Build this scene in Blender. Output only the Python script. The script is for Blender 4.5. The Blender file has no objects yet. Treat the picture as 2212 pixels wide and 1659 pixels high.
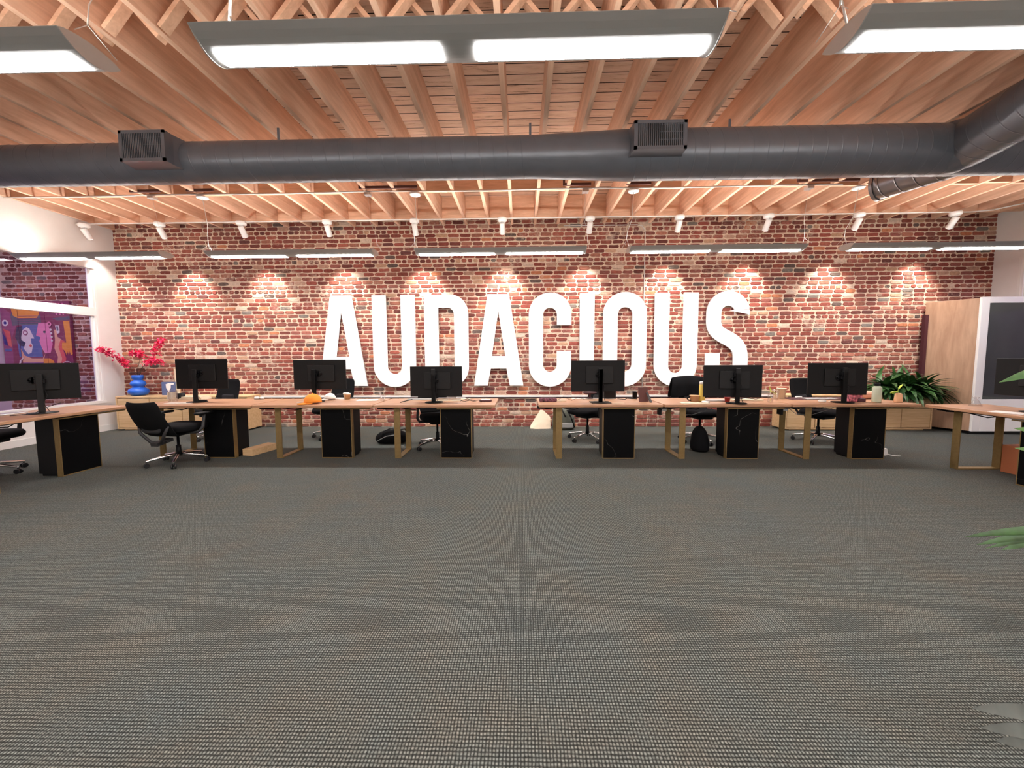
import bpy, math, random
from mathutils import Vector, Matrix
PI = math.pi
C = bpy.context.scene.collection
scn = bpy.context.scene
# ------------------------------------------------------------------ camera
CAM_H, F_PX = 1.38, 831.0
YAW, PITCH, ROLL = .0249, .0743, .0048
def cam_axes():
    cy, sy = math.cos(YAW), math.sin(YAW)
    f = Vector((-sy*math.cos(PITCH), cy*math.cos(PITCH), -math.sin(PITCH)))
    r = Vector((cy, sy, 0)); u = r.cross(f)
    c, s = math.cos(ROLL), math.sin(ROLL)
    return c*r - s*u, s*r + c*u, f
CR, CU, CF = cam_axes()
cam_data = bpy.data.cameras.new('camera')
cam = bpy.data.objects.new('camera', cam_data); C.objects.link(cam)
m = Matrix((CR, CU, -CF)).transposed().to_4x4(); m.translation = (0, 0, CAM_H)
cam.matrix_world = m
cam_data.sensor_fit = 'HORIZONTAL'; cam_data.sensor_width = 36
cam_data.lens = 36*F_PX/2212; cam_data.clip_start = .05
scn.camera = cam
def at(px, py, x=None, y=None, z=None):
    """world point that a photo pixel shows on a plane x=, y= or z="""
    d = CF + CR*((px-1106)/F_PX) - CU*((py-829.5)/F_PX)
    o = Vector((0, 0, CAM_H))
    if x is not None: t = (x-o.x)/d.x
    elif y is not None: t = (y-o.y)/d.y
    else: t = (z-o.z)/d.z
    return o + d*t
# ------------------------------------------------------------------ world, exposure
W = bpy.data.worlds.new('world'); scn.world = W; W.use_nodes = True
W.node_tree.nodes['Background'].inputs[0].default_value = (.75, .82, 1, 1)
W.node_tree.nodes['Background'].inputs[1].default_value = .35
vs = scn.view_settings
vs.view_transform = 'Standard'; vs.look = 'None'; vs.gamma = 1; vs.use_curve_mapping = False
vs.exposure = 1.3
LAMP_E, FILL_E, SPOT_W = 36.0, 17.0, 42.0
scn.cycles.max_bounces = 8; scn.cycles.diffuse_bounces = 5
scn.cycles.use_denoising = True
scn.cycles.caustics_reflective = False; scn.cycles.caustics_refractive = False
scn.cycles.sample_clamp_indirect = 6
# main dimensions
YW, ZJ, ZDECK = 7.37, 3.80, 4.18       # brick wall plane, joist undersides, deck
XL, XR = -7.81, 8.60                   # side walls
YB = -8.5                              # wall behind the camera
T = .74                                # desk height
# ------------------------------------------------------------------ mesh helper
class MB:
    def __init__(s): s.v=[]; s.f=[]; s.m=[]; s.sm=[]; s.mi=0; s.smooth=False
    def add(s, vs_, fs, smooth=None):
        b=len(s.v); s.v+= [tuple(v) for v in vs_]
        for f in fs:
            s.f.append([b+i for i in f]); s.m.append(s.mi); s.sm.append(s.smooth if smooth is None else smooth)
        return s
    def box(s, x0,y0,z0,x1,y1,z1, M=None):
        v=[Vector(p) for p in ((x0,y0,z0),(x1,y0,z0),(x1,y1,z0),(x0,y1,z0),(x0,y0,z1),(x1,y0,z1),(x1,y1,z1),(x0,y1,z1))]
        if M is not None: v=[M@p for p in v]
        return s.add(v, [(0,3,2,1),(4,5,6,7),(0,1,5,4),(1,2,6,5),(2,3,7,6),(3,0,4,7)], False)
    def tube(s, pts, r, n=10, caps=True, closed=False):
        pts=[Vector(p) for p in pts]; N=len(pts)
        rr = r if isinstance(r,(list,tuple)) else [r]*N
        vs_=[]; up=None
        for i,p in enumerate(pts):
            if closed: t=(pts[(i+1)%N]-pts[i-1])
            else: t=(pts[min(i+1,N-1)]-pts[max(i-1,0)])
            t=t.normalized() if t.length>1e-9 else Vector((0,0,1))
            if up is None:
                a=Vector((0,0,1)) if abs(t.z)<.9 else Vector((1,0,0)); up=(a-t*a.dot(t)).normalized()
            else:
                up=(up-t*up.dot(t)); up=up.normalized() if up.length>1e-6 else Vector((0,1,0))
            w=t.cross(up)
            for k in range(n):
                a=2*PI*k/n; vs_.append(p+(up*math.cos(a)+w*math.sin(a))*rr[i])
        fs=[]
        for i in range(N if closed else N-1):
            j=(i+1)%N
            for k in range(n):
                k2=(k+1)%n; fs.append((i*n+k,i*n+k2,j*n+k2,j*n+k))
        s.add(vs_,fs,True)
        if caps and not closed:
            b=len(s.v)-len(vs_)
            s.f.append([b+k for k in range(n)][::-1]); s.m.append(s.mi); s.sm.append(False)
            s.f.append([b+(N-1)*n+k for k in range(n)]); s.m.append(s.mi); s.sm.append(False)
        return s
    def lathe(s, prof, c=(0,0,0), n=24, M=None, smooth=True, sx=1, sy=1):
        vs_=[]
        for r,z in prof:
            for k in range(n):
                a=2*PI*k/n; p=Vector((c[0]+r*math.cos(a)*sx,c[1]+r*math.sin(a)*sy,c[2]+z))
                vs_.append(M@p if M is not None else p)
        fs=[]
        for i in range(len(prof)-1):
            for k in range(n):
                k2=(k+1)%n; fs.append((i*n+k,i*n+k2,(i+1)*n+k2,(i+1)*n+k))
        fs.append(tuple(range(n))[::-1]); L=(len(prof)-1)*n; fs.append(tuple(L+k for k in range(n)))
        return s.add(vs_,fs,smooth)
    def prism(s, out, h0, h1, axis='z', M=None):
        """outline (list of 2-D points) extruded along an axis"""
        n=len(out); vs_=[]
        for h in (h0,h1):
            for a,b in out:
                p = {'z':(a,b,h),'y':(a,h,b),'x':(h,a,b)}[axis]
                p=Vector(p); vs_.append(M@p if M is not None else p)
        fs=[(i,(i+1)%n,n+(i+1)%n,n+i) for i in range(n)]
        fs.append(tuple(range(n))[::-1]); fs.append(tuple(n+i for i in range(n)))
        return s.add(vs_,fs,False)
    def slab(s, w, d, z0, z1, c=(0,0), r=.05, e=.015, M=None, n=6, puff=0):
        """rounded-corner cushion slab"""
        rings=[]; 
        def ring(ins,z):
            o=[]; rr=max(r-ins*.3,.004)
            for cx,cy,a0 in ((w/2-ins-rr,d/2-ins-rr,0),(-w/2+ins+rr,d/2-ins-rr,PI/2),(-w/2+ins+rr,-d/2+ins+rr,PI),(w/2-ins-rr,-d/2+ins+rr,1.5*PI)):
                for k in range(n+1):
                    a=a0+PI/2*k/n; o.append(Vector((c[0]+cx+rr*math.cos(a),c[1]+cy+rr*math.sin(a),z)))
            return o
        rings=[ring(e,z0),ring(e*.3,z0+e*.3),ring(0,z0+e),ring(0,z1-e),ring(e*.3,z1-e*.3),ring(e,z1)]
        if puff: rings.append(ring(min(w,d)*.3,z1+puff))
        N=len(rings[0]); vs_=[p for q in rings for p in q]
        if M is not None: vs_=[M@p for p in vs_]
        fs=[(i*N+k,i*N+(k+1)%N,(i+1)*N+(k+1)%N,(i+1)*N+k) for i in range(len(rings)-1) for k in range(N)]
        fs.append(tuple(range(N))[::-1]); L=(len(rings)-1)*N; fs.append(tuple(L+k for k in range(N)))
        return s.add(vs_,fs,True)
    def build(s, name, mats, parent=None, bevel=0, auto=None, loc=None, rz=0, subsurf=0):
        me=bpy.data.meshes.new(name); me.from_pydata(s.v,[],s.f)
        for m_ in (mats if isinstance(mats,(list,tuple)) else [mats]): me.materials.append(m_)
        me.polygons.foreach_set('material_index', s.m); me.polygons.foreach_set('use_smooth', s.sm)
        me.update()
        o=bpy.data.objects.new(name,me); C.objects.link(o)
        if parent is not None: o.parent=parent
        if loc is not None: o.location=loc
        o.rotation_euler=(0,0,rz)
        if bevel:
            b=o.modifiers.new('bevel','BEVEL'); b.width=bevel; b.segments=2; b.limit_method='ANGLE'; b.angle_limit=.7
        if subsurf:
            b=o.modifiers.new('sub','SUBSURF'); b.levels=subsurf; b.render_levels=subsurf
        return o
def tag(o, label=None, cat=None, group=None, kind=None):
    if label: o['label']=label
    if cat: o['category']=cat
    if group: o['group']=group
    if kind: o['kind']=kind
    return o
def empty(name, loc=(0,0,0), rz=0, label=None, cat=None, group=None):
    o=bpy.data.objects.new(name,None); o.empty_display_size=.1; C.objects.link(o)
    o.location=loc; o.rotation_euler=(0,0,rz); return tag(o,label,cat,group)
def copy_tree(o, parent=None):
    c=o.copy(); C.objects.link(c)
    if parent is not None: c.parent=parent
    for ch in [k for k in bpy.data.objects if k.parent==o]: copy_tree(ch,c)
    return c
def struct(o): return tag(o, kind='structure')
# ------------------------------------------------------------------ materials
def nt(name):
    m_=bpy.data.materials.new(name); m_.use_nodes=True; t=m_.node_tree
    return m_, t, t.nodes['Principled BSDF']
def N(t, typ, **kw):
    n=t.nodes.new(typ)
    for k,v in kw.items():
        if k.startswith('i_'): n.inputs[k[2:].replace('_',' ')].default_value=v
        else: setattr(n,k,v)
    return n
def mat(name, col, rough=.5, metal=0, noise=0, nscale=20, bump=0, bscale=80, emit=0, spec=None, coat=0, sheen=0):
    m_,t,b=nt(name); b.inputs['Base Color'].default_value=(*col,1); b.inputs['Roughness'].default_value=rough; b.inputs['Metallic'].default_value=metal
    if spec is not None: b.inputs['Specular IOR Level'].default_value=spec
    if coat: b.inputs['Coat Weight'].default_value=coat
    if sheen: b.inputs['Sheen Weight'].default_value=sheen
    if emit: b.inputs['Emission Color'].default_value=(*col,1); b.inputs['Emission Strength'].default_value=emit
    tc=N(t,'ShaderNodeTexCoord')
    if noise:
        n=N(t,'ShaderNodeTexNoise',i_Scale=nscale,i_Detail=4.0); t.links.new(tc.outputs['Object'],n.inputs['Vector'])
        r=N(t,'ShaderNodeMapRange'); t.links.new(n.outputs['Fac'],r.inputs[0]); r.inputs[1].default_value=.3; r.inputs[2].default_value=.7
        r.inputs[3].default_value=1-noise; r.inputs[4].default_value=1+noise
        mx=N(t,'ShaderNodeVectorMath',operation='SCALE'); mx.inputs[0].default_value=col; t.links.new(r.outputs[0],mx.inputs['Scale'])
        t.links.new(mx.outputs[0],b.inputs['Base Color'])
    if bump:
        n=N(t,'ShaderNodeTexNoise',i_Scale=bscale,i_Detail=3.0); t.links.new(tc.outputs['Object'],n.inputs['Vector'])
        bp=N(t,'ShaderNodeBump'); bp.inputs['Strength'].default_value=bump; bp.inputs['Distance'].default_value=.004
        t.links.new(n.outputs['Fac'],bp.inputs['Height']); t.links.new(bp.outputs[0],b.inputs['Normal'])
    return m_
def wood(name, c1, c2, c3=None, stretch=(1,14,14), scale=2.2, rough=.5, objrand=0, streak=None, coords='Object', spec=.5):
    """grain runs along the axis with the small stretch"""
    m_,t,b=nt(name); b.inputs['Roughness'].default_value=rough; b.inputs['Specular IOR Level'].default_value=spec
    tc=N(t,'ShaderNodeTexCoord'); mp=N(t,'ShaderNodeMapping'); t.links.new(tc.outputs[coords],mp.inputs[0]); mp.inputs['Scale'].default_value=stretch
    oi=N(t,'ShaderNodeObjectInfo')
    ad=N(t,'ShaderNodeVectorMath',operation='ADD'); t.links.new(mp.outputs[0],ad.inputs[0])
    sc=N(t,'ShaderNodeMath',operation='MULTIPLY'); sc.inputs[1].default_value=37.0 if objrand else 0; t.links.new(oi.outputs['Random'],sc.inputs[0]); t.links.new(sc.outputs[0],ad.inputs[1])
    n=N(t,'ShaderNodeTexNoise',i_Scale=scale,i_Detail=6.0,i_Roughness=.6,i_Distortion=.4); t.links.new(ad.outputs[0],n.inputs['Vector'])
    cr=N(t,'ShaderNodeValToRGB'); t.links.new(n.outputs['Fac'],cr.inputs[0])
    cr.color_ramp.elements[0].position=.36; cr.color_ramp.elements[0].color=(*c1,1); cr.color_ramp.elements[1].position=.64; cr.color_ramp.elements[1].color=(*c2,1)
    if c3: e=cr.color_ramp.elements.new(.5); e.color=(*c3,1)
    out=cr.outputs[0]
    if objrand:
        hs=N(t,'ShaderNodeHueSaturation'); r=N(t,'ShaderNodeMapRange'); t.links.new(oi.outputs['Random'],r.inputs[0]); r.inputs[3].default_value=1-objrand; r.inputs[4].default_value=1+objrand
        t.links.new(r.outputs[0],hs.inputs['Value']); t.links.new(out,hs.inputs['Color']); out=hs.outputs[0]
    t.links.new(out,b.inputs['Base Color'])
    bp=N(t,'ShaderNodeBump'); bp.inputs['Strength'].default_value=.15; bp.inputs['Distance'].default_value=.002
    t.links.new(n.outputs['Fac'],bp.inputs['Height']); t.links.new(bp.outputs[0],b.inputs['Normal'])
    return m_
M={}
M['white']=mat('white_paint',(.80,.78,.77),.6,noise=.03,nscale=3,bump=.1,bscale=120)
M['trim']=mat('white_trim',(.84,.83,.82),.4)
M['letter']=mat('white_sign_face',(.95,.95,.95),.45)
M['lampgrey']=mat('lamp_body_grey',(.44,.45,.44),.55)
M['cap']=mat('lamp_end_grey',(.55,.54,.52),.5)
M['duct']=mat('charcoal_duct_paint',(.15,.165,.195),.32,metal=.25,noise=.06,nscale=6)
M['ductdark']=mat('vent_black',(.012,.012,.014),.6)
M['galv']=mat('dark_galvanised',(.30,.30,.32),.3,metal=.8)
M['conduit']=mat('painted_conduit',(.72,.69,.66),.4,metal=.1)
M['spotwhite']=mat('spot_white',(.85,.85,.85),.35)
M['black']=mat('black_plastic',(.005,.005,.006),.5,spec=.25)
M['blackm']=mat('monitor_black',(.007,.007,.0075),.6,spec=.25,bump=.05,bscale=300)
M['housing']=mat('monitor_housing',(.009,.009,.0095),.5,spec=.3)
M['screen']=mat('dark_screen',(.006,.006,.008),.15)
M['fabric']=mat('black_fabric',(.005,.005,.006),.9,spec=.15,bump=.3,bscale=400)
M['mesh']=mat('black_mesh',(.005,.005,.0055),.8,spec=.15,bump=.5,bscale=300)
M['greyplastic']=mat('dark_grey_plastic',(.035,.035,.037),.5,spec=.3)
M['chrome']=mat('chrome',(.72,.72,.72),.16,metal=1)
M['rubber']=mat('caster_black',(.01,.01,.012),.4)
M['gold']=mat('brushed_brass',(.30,.205,.085),.42,metal=.6,noise=.08,nscale=30)
M['brown']=mat('brown_steel',(.10,.035,.03),.5)
M['orange']=mat('orange_cotton',(.9,.30,.03),.8,bump=.3)
M['paper']=mat('paper_white',(.85,.83,.80),.7)
M['cream']=mat('cream',(.78,.68,.52),.6)
M['kraft']=mat('kraft_card',(.55,.36,.20),.7)
M['yellow']=mat('yellow_plastic',(.82,.66,.14),.35)
M['sage']=mat('sage_enamel',(.50,.55,.42),.4)
M['red']=mat('red_plastic',(.45,.05,.05),.35)
M['pink']=mat('pink_print',(.85,.42,.42),.6)
M['salmon']=mat('salmon_cloth',(.85,.48,.33),.8)
M['maroon']=mat('maroon',(.06,.012,.02),.6)
M['silver']=mat('silver',(.6,.6,.6),.3,metal=.7)
M['terra']=mat('blush_clay',(.72,.42,.24),.6)
M['blue']=mat('blue_glaze',(.02,.13,.62),.35,noise=.1,nscale=8)
M['blossom']=mat('hot_pink_petals',(.88,.04,.16),.7,noise=.3,nscale=40)
M['stem']=mat('twig_brown',(.09,.05,.03),.7)
M['olive']=mat('olive_grey_cloth',(.10,.105,.085),.9,bump=.3)
M['grey']=mat('grey_cloth',(.30,.30,.29),.9)
M['canvas']=mat('natural_canvas',(.80,.68,.52),.85,bump=.4,bscale=30)
M['carton']=mat('rust_carton',(.42,.13,.05),.7)
M['bookblue']=mat('slate_blue_cover',(.10,.14,.28),.5)
M['lime']=mat('lime_leaf',(.50,.62,.08),.5)
M['podglass']=mat('dark_pod_glass',(.045,.052,.048),.12,noise=.2,nscale=1.5)
M['soil']=mat('dried_moss',(.07,.05,.025),.9,noise=.4)
M['oak']=wood('light_oak',(.62,.40,.20),(.74,.52,.29),stretch=(1.2,16,16),rough=.5)
M['oakv']=wood('tan_wood_veneer',(.34,.20,.125),(.45,.285,.185),stretch=(6,6,.8),rough=.5)
M['desk']=wood('desk_wood',(.34,.18,.10),(.52,.295,.175),c3=(.44,.24,.135),stretch=(1,22,22),scale=1.6,rough=.38)
M['joist']=wood('joist_timber',(.66,.41,.285),(.83,.56,.41),stretch=(10,1,10),scale=1.6,rough=.8,objrand=.10,spec=.2)
M['block']=wood('block_timber',(.68,.42,.285),(.83,.555,.395),stretch=(1.5,10,10),scale=2,rough=.8,objrand=.10,spec=.2)
def leafmat(name,c1,c2):
    m_,t,b=nt(name); b.inputs['Roughness'].default_value=.38
    tc=N(t,'ShaderNodeTexCoord'); n=N(t,'ShaderNodeTexNoise',i_Scale=9.0,i_Detail=3.0); t.links.new(tc.outputs['Object'],n.inputs['Vector'])
    cr=N(t,'ShaderNodeValToRGB'); t.links.new(n.outputs['Fac'],cr.inputs[0]); cr.color_ramp.elements[0].position=.35; cr.color_ramp.elements[1].position=.65
    cr.color_ramp.elements[0].color=(*c1,1); cr.color_ramp.elements[1].color=(*c2,1); t.links.new(cr.outputs[0],b.inputs['Base Color'])
    return m_
M['leaf']=leafmat('green_leaf',(.012,.045,.012),(.05,.14,.035))
M['leaf2']=leafmat('bright_leaf',(.03,.09,.02),(.075,.17,.04))
M['leafgrey']=leafmat('silver_leaf',(.085,.10,.09),(.14,.16,.145))
def glassmat(name, tint=(1,1,1), refl=.6, ior=1.45):
    m_=bpy.data.materials.new(name); m_.use_nodes=True; t=m_.node_tree; t.nodes.clear()
    o=N(t,'ShaderNodeOutputMaterial'); mx=N(t,'ShaderNodeMixShader'); tr=N(t,'ShaderNodeBsdfTransparent'); gl=N(t,'ShaderNodeBsdfGlossy')
    tr.inputs[0].default_value=(*tint,1); gl.inputs['Roughness'].default_value=.03
    fr=N(t,'ShaderNodeLayerWeight'); fr.inputs[0].default_value=.5; po=N(t,'ShaderNodeMath',operation='POWER'); po.inputs[1].default_value=3.5; mu=N(t,'ShaderNodeMath',operation='MULTIPLY_ADD'); mu.inputs[1].default_value=refl*.5; mu.inputs[2].default_value=.035
    t.links.new(fr.outputs['Facing'],po.inputs[0]); t.links.new(po.outputs[0],mu.inputs[0]); t.links.new(mu.outputs[0],mx.inputs[0]); t.links.new(tr.outputs[0],mx.inputs[1]); t.links.new(gl.outputs[0],mx.inputs[2]); t.links.new(mx.outputs[0],o.inputs[0])
    return m_
M['pane']=glassmat('window_glass',(.86,.80,.95),.9)
M['clear']=glassmat('clear_glass',(.94,.94,.94),1.2)
def emis(name,col,s):
    m_=bpy.data.materials.new(name); m_.use_nodes=True; t=m_.node_tree; t.nodes.clear()
    o=N(t,'ShaderNodeOutputMaterial'); e=N(t,'ShaderNodeEmission'); e.inputs[0].default_value=(*col,1); e.inputs[1].default_value=s; t.links.new(e.outputs[0],o.inputs[0]); return m_
M['lit']=emis('lamp_diffuser_lit',(1,.95,.93),LAMP_E)
M['ceiling_fill']=emis('ceiling_fill_glow',(1,.93,.84),FILL_E)  # added upward glow that lifts the ceiling brightness
M['spotlit']=emis('spot_lens_lit',(1,.9,.8),8)
# brick: colour of each brick is stored per face corner
def brickmat():
    m_,t,b=nt('old_red_brick'); b.inputs['Roughness'].default_value=.85; b.inputs['Specular IOR Level'].default_value=.25
    a=N(t,'ShaderNodeAttribute'); a.attribute_name='brick_colour'
    tc=N(t,'ShaderNodeTexCoord')
    n=N(t,'ShaderNodeTexNoise',i_Scale=22.0,i_Detail=5.0,i_Roughness=.65); t.links.new(tc.outputs['Object'],n.inputs['Vector'])
    mr=N(t,'ShaderNodeMapRange'); mr.inputs[1].default_value=.3; mr.inputs[2].default_value=.7; mr.inputs[3].default_value=.72; mr.inputs[4].default_value=1.22; t.links.new(n.outputs['Fac'],mr.inputs[0])
    sc=N(t,'ShaderNodeVectorMath',operation='SCALE'); t.links.new(a.outputs['Color'],sc.inputs[0]); t.links.new(mr.outputs[0],sc.inputs['Scale'])
    n2=N(t,'ShaderNodeTexNoise',i_Scale=7.0,i_Detail=8.0,i_Roughness=.75); t.links.new(tc.outputs['Object'],n2.inputs['Vector'])
    # old lime smears, their own shapes on the bricks
    n3=N(t,'ShaderNodeTexNoise',i_Scale=.9,i_Detail=2.0); t.links.new(tc.outputs['Object'],n3.inputs['Vector'])
    ad=N(t,'ShaderNodeMath',operation='ADD'); t.links.new(n2.outputs['Fac'],ad.inputs[0]); 
    m3=N(t,'ShaderNodeMath',operation='MULTIPLY'); m3.inputs[1].default_value=.45; t.links.new(n3.outputs['Fac'],m3.inputs[0]); t.links.new(m3.outputs[0],ad.inputs[1])
    r2=N(t,'ShaderNodeMapRange'); r2.inputs[1].default_value=.79; r2.inputs[2].default_value=.94; r2.inputs[3].default_value=0; r2.inputs[4].default_value=.75; t.links.new(ad.outputs[0],r2.inputs[0])
    mx=N(t,'ShaderNodeMix',data_type='RGBA'); t.links.new(r2.outputs[0],mx.inputs[0]); t.links.new(sc.outputs[0],mx.inputs[6]); mx.inputs[7].default_value=(.58,.45,.36,1)
    t.links.new(mx.outputs[2],b.inputs['Base Color'])
    bp=N(t,'ShaderNodeBump'); bp.inputs['Strength'].default_value=.5; bp.inputs['Distance'].default_value=.006; t.links.new(n.outputs['Fac'],bp.inputs['Height']); t.links.new(bp.outputs[0],b.inputs['Normal'])
    return m_
M['brick']=brickmat()
M['mortar']=mat('lime_mortar',(.66,.515,.40),.9,noise=.14,nscale=18,bump=.5,bscale=60,spec=.2)
# carpet: woven loop grid
def carpetmat():
    m_,t,b=nt('woven_carpet'); b.inputs['Roughness'].default_value=.95; b.inputs['Specular IOR Level'].default_value=.1
    tc=N(t,'ShaderNodeTexCoord'); sx=N(t,'ShaderNodeSeparateXYZ'); 
    nd=N(t,'ShaderNodeTexNoise',i_Scale=30.0,i_Detail=1.0); t.links.new(tc.outputs['Object'],nd.inputs['Vector'])
    va=N(t,'ShaderNodeVectorMath',operation='MULTIPLY_ADD'); t.links.new(nd.outputs['Color'],va.inputs[0]); va.inputs[1].default_value=(.006,.006,0); t.links.new(tc.outputs['Object'],va.inputs[2])
    t.links.new(va.outputs[0],sx.inputs[0])
    def wave(o,per):
        a=N(t,'ShaderNodeMath',operation='MULTIPLY'); a.inputs[1].default_value=2*PI/per; t.links.new(o,a.inputs[0])
        s_=N(t,'ShaderNodeMath',operation='SINE'); t.links.new(a.outputs[0],s_.inputs[0])
        c=N(t,'ShaderNodeMath',operation='MULTIPLY_ADD'); c.inputs[1].default_value=.5; c.inputs[2].default_value=.5; t.links.new(s_.outputs[0],c.inputs[0]); return c.outputs[0]
    wx=wave(sx.outputs[0],.0125); wy=wave(sx.outputs[1],.0145)
    mul=N(t,'ShaderNodeMath',operation='MULTIPLY'); t.links.new(wx,mul.inputs[0]); t.links.new(wy,mul.inputs[1])
    sq=N(t,'ShaderNodeMath',operation='POWER'); sq.inputs[1].default_value=.7; t.links.new(mul.outputs[0],sq.inputs[0])
    n=N(t,'ShaderNodeTexNoise',i_Scale=90.0,i_Detail=2.0); t.links.new(tc.outputs['Object'],n.inputs['Vector'])
    n2=N(t,'ShaderNodeTexNoise',i_Scale=2.2,i_Detail=5.0,i_Roughness=.7); t.links.new(tc.outputs['Object'],n2.inputs['Vector'])
    cr=N(t,'ShaderNodeValToRGB'); t.links.new(n2.outputs['Color'],cr.inputs[0]); e=cr.color_ramp.elements
    e[0].position=.3; e[0].color=(.074,.086,.084,1); e[1].position=.7; e[1].color=(.094,.089,.074,1); q=e.new(.5); q.color=(.082,.088,.080,1)
    mr=N(t,'ShaderNodeMapRange'); t.links.new(sq.outputs[0],mr.inputs[0]); mr.inputs[3].default_value=.30; mr.inputs[4].default_value=2.5
    mr2=N(t,'ShaderNodeMapRange'); t.links.new(n.outputs['Fac'],mr2.inputs[0]); mr2.inputs[1].default_value=.3; mr2.inputs[2].default_value=.7; mr2.inputs[3].default_value=.6; mr2.inputs[4].default_value=1.4
    mm=N(t,'ShaderNodeMath',operation='MULTIPLY'); t.links.new(mr.outputs[0],mm.inputs[0]); t.links.new(mr2.outputs[0],mm.inputs[1])
    sc=N(t,'ShaderNodeVectorMath',operation='SCALE'); t.links.new(cr.outputs[0],sc.inputs[0]); t.links.new(mm.outputs[0],sc.inputs['Scale'])
    t.links.new(sc.outputs[0],b.inputs['Base Color'])
    bp=N(t,'ShaderNodeBump'); bp.inputs['Strength'].default_value=.5; bp.inputs['Distance'].default_value=.003; t.links.new(sq.outputs[0],bp.inputs['Height']); t.links.new(bp.outputs[0],b.inputs['Normal'])
    return m_
M['carpet']=carpetmat()
# deck boards run along x, .145 wide, with dark gaps
def deckmat():
    m_,t,b=nt('deck_boards'); b.inputs['Roughness'].default_value=.85; b.inputs['Specular IOR Level'].default_value=.2
    tc=N(t,'ShaderNodeTexCoord'); sx=N(t,'ShaderNodeSeparateXYZ'); t.links.new(tc.outputs['Object'],sx.inputs[0])
    a=N(t,'ShaderNodeMath',operation='DIVIDE'); a.inputs[1].default_value=.145; t.links.new(sx.outputs[1],a.inputs[0])
    fr=N(t,'ShaderNodeMath',operation='FRACT'); t.links.new(a.outputs[0],fr.inputs[0])
    fl=N(t,'ShaderNodeMath',operation='FLOOR'); t.links.new(a.outputs[0],fl.inputs[0])
    wn=N(t,'ShaderNodeTexWhiteNoise',noise_dimensions='1D'); t.links.new(fl.outputs[0],wn.inputs['W'])
    gp=N(t,'ShaderNodeMath',operation='GREATER_THAN'); gp.inputs[1].default_value=.07; t.links.new(fr.outputs[0],gp.inputs[0])
    mp=N(t,'ShaderNodeMapping'); mp.inputs['Scale'].default_value=(2,16,1); t.links.new(tc.outputs['Object'],mp.inputs[0])
    n=N(t,'ShaderNodeTexNoise',i_Scale=2.0,i_Detail=6.0,i_Roughness=.7); t.links.new(mp.outputs[0],n.inputs['Vector'])
    cr=N(t,'ShaderNodeValToRGB'); t.links.new(n.outputs['Fac'],cr.inputs[0]); e=cr.color_ramp.elements
    e[0].position=.30; e[0].color=(.30,.18,.12,1); e[1].position=.62; e[1].color=(.82,.61,.48,1); q=e.new(.42); q.color=(.72,.50,.37,1)
    mr=N(t,'ShaderNodeMapRange'); t.links.new(wn.outputs['Value'],mr.inputs[0]); mr.inputs[3].default_value=.85; mr.inputs[4].default_value=1.15
    mm=N(t,'ShaderNodeMath',operation='MULTIPLY'); t.links.new(mr.outputs[0],mm.inputs[0]); t.links.new(gp.outputs[0],mm.inputs[1])
    sc=N(t,'ShaderNodeVectorMath',operation='SCALE'); t.links.new(cr.outputs[0],sc.inputs[0]); t.links.new(mm.outputs[0],sc.inputs['Scale'])
    t.links.new(sc.outputs[0],b.inputs['Base Color'])
    bp=N(t,'ShaderNodeBump'); bp.inputs['Distance'].default_value=.006; t.links.new(gp.outputs[0],bp.inputs['Height']); t.links.new(bp.outputs[0],b.inputs['Normal'])
    return m_
M['deck']=deckmat()
# black marble with thin white veins
def marblemat():
    m_,t,b=nt('black_marble'); b.inputs['Roughness'].default_value=.30; b.inputs['Specular IOR Level'].default_value=.12
    tc=N(t,'ShaderNodeTexCoord'); oi=N(t,'ShaderNodeObjectInfo')
    rs=N(t,'ShaderNodeMath',operation='MULTIPLY'); rs.inputs[1].default_value=31.; t.links.new(oi.outputs['Random'],rs.inputs[0])
    ad=N(t,'ShaderNodeVectorMath',operation='ADD'); t.links.new(tc.outputs['Object'],ad.inputs[0]); t.links.new(rs.outputs[0],ad.inputs[1])
    n=N(t,'ShaderNodeTexNoise',i_Scale=2.3,i_Detail=2.5,i_Roughness=.5,i_Distortion=.25); t.links.new(ad.outputs[0],n.inputs['Vector'])
    s1=N(t,'ShaderNodeMath',operation='SUBTRACT'); s1.inputs[1].default_value=.5; t.links.new(n.outputs['Fac'],s1.inputs[0])
    ab=N(t,'ShaderNodeMath',operation='ABSOLUTE'); t.links.new(s1.outputs[0],ab.inputs[0])
    lt=N(t,'ShaderNodeMapRange'); t.links.new(ab.outputs[0],lt.inputs[0]); lt.inputs[1].default_value=0; lt.inputs[2].default_value=.0028; lt.inputs[3].default_value=1; lt.inputs[4].default_value=0
    n2=N(t,'ShaderNodeTexNoise',i_Scale=3.1,i_Detail=0.0); t.links.new(ad.outputs[0],n2.inputs['Vector'])
    g=N(t,'ShaderNodeMapRange'); t.links.new(n2.outputs['Fac'],g.inputs[0]); g.inputs[1].default_value=.48; g.inputs[2].default_value=.62; g.inputs[3].default_value=0; g.inputs[4].default_value=.28
    mm=N(t,'ShaderNodeMath',operation='MULTIPLY'); t.links.new(lt.outputs[0],mm.inputs[0]); t.links.new(g.outputs[0],mm.inputs[1])
    mx=N(t,'ShaderNodeMix',data_type='RGBA'); t.links.new(mm.outputs[0],mx.inputs[0]); mx.inputs[6].default_value=(.004,.004,.0045,1); mx.inputs[7].default_value=(.5,.48,.45,1)
    t.links.new(mx.outputs[2],b.inputs['Base Color']); return m_
M['marble']=marblemat()
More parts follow.
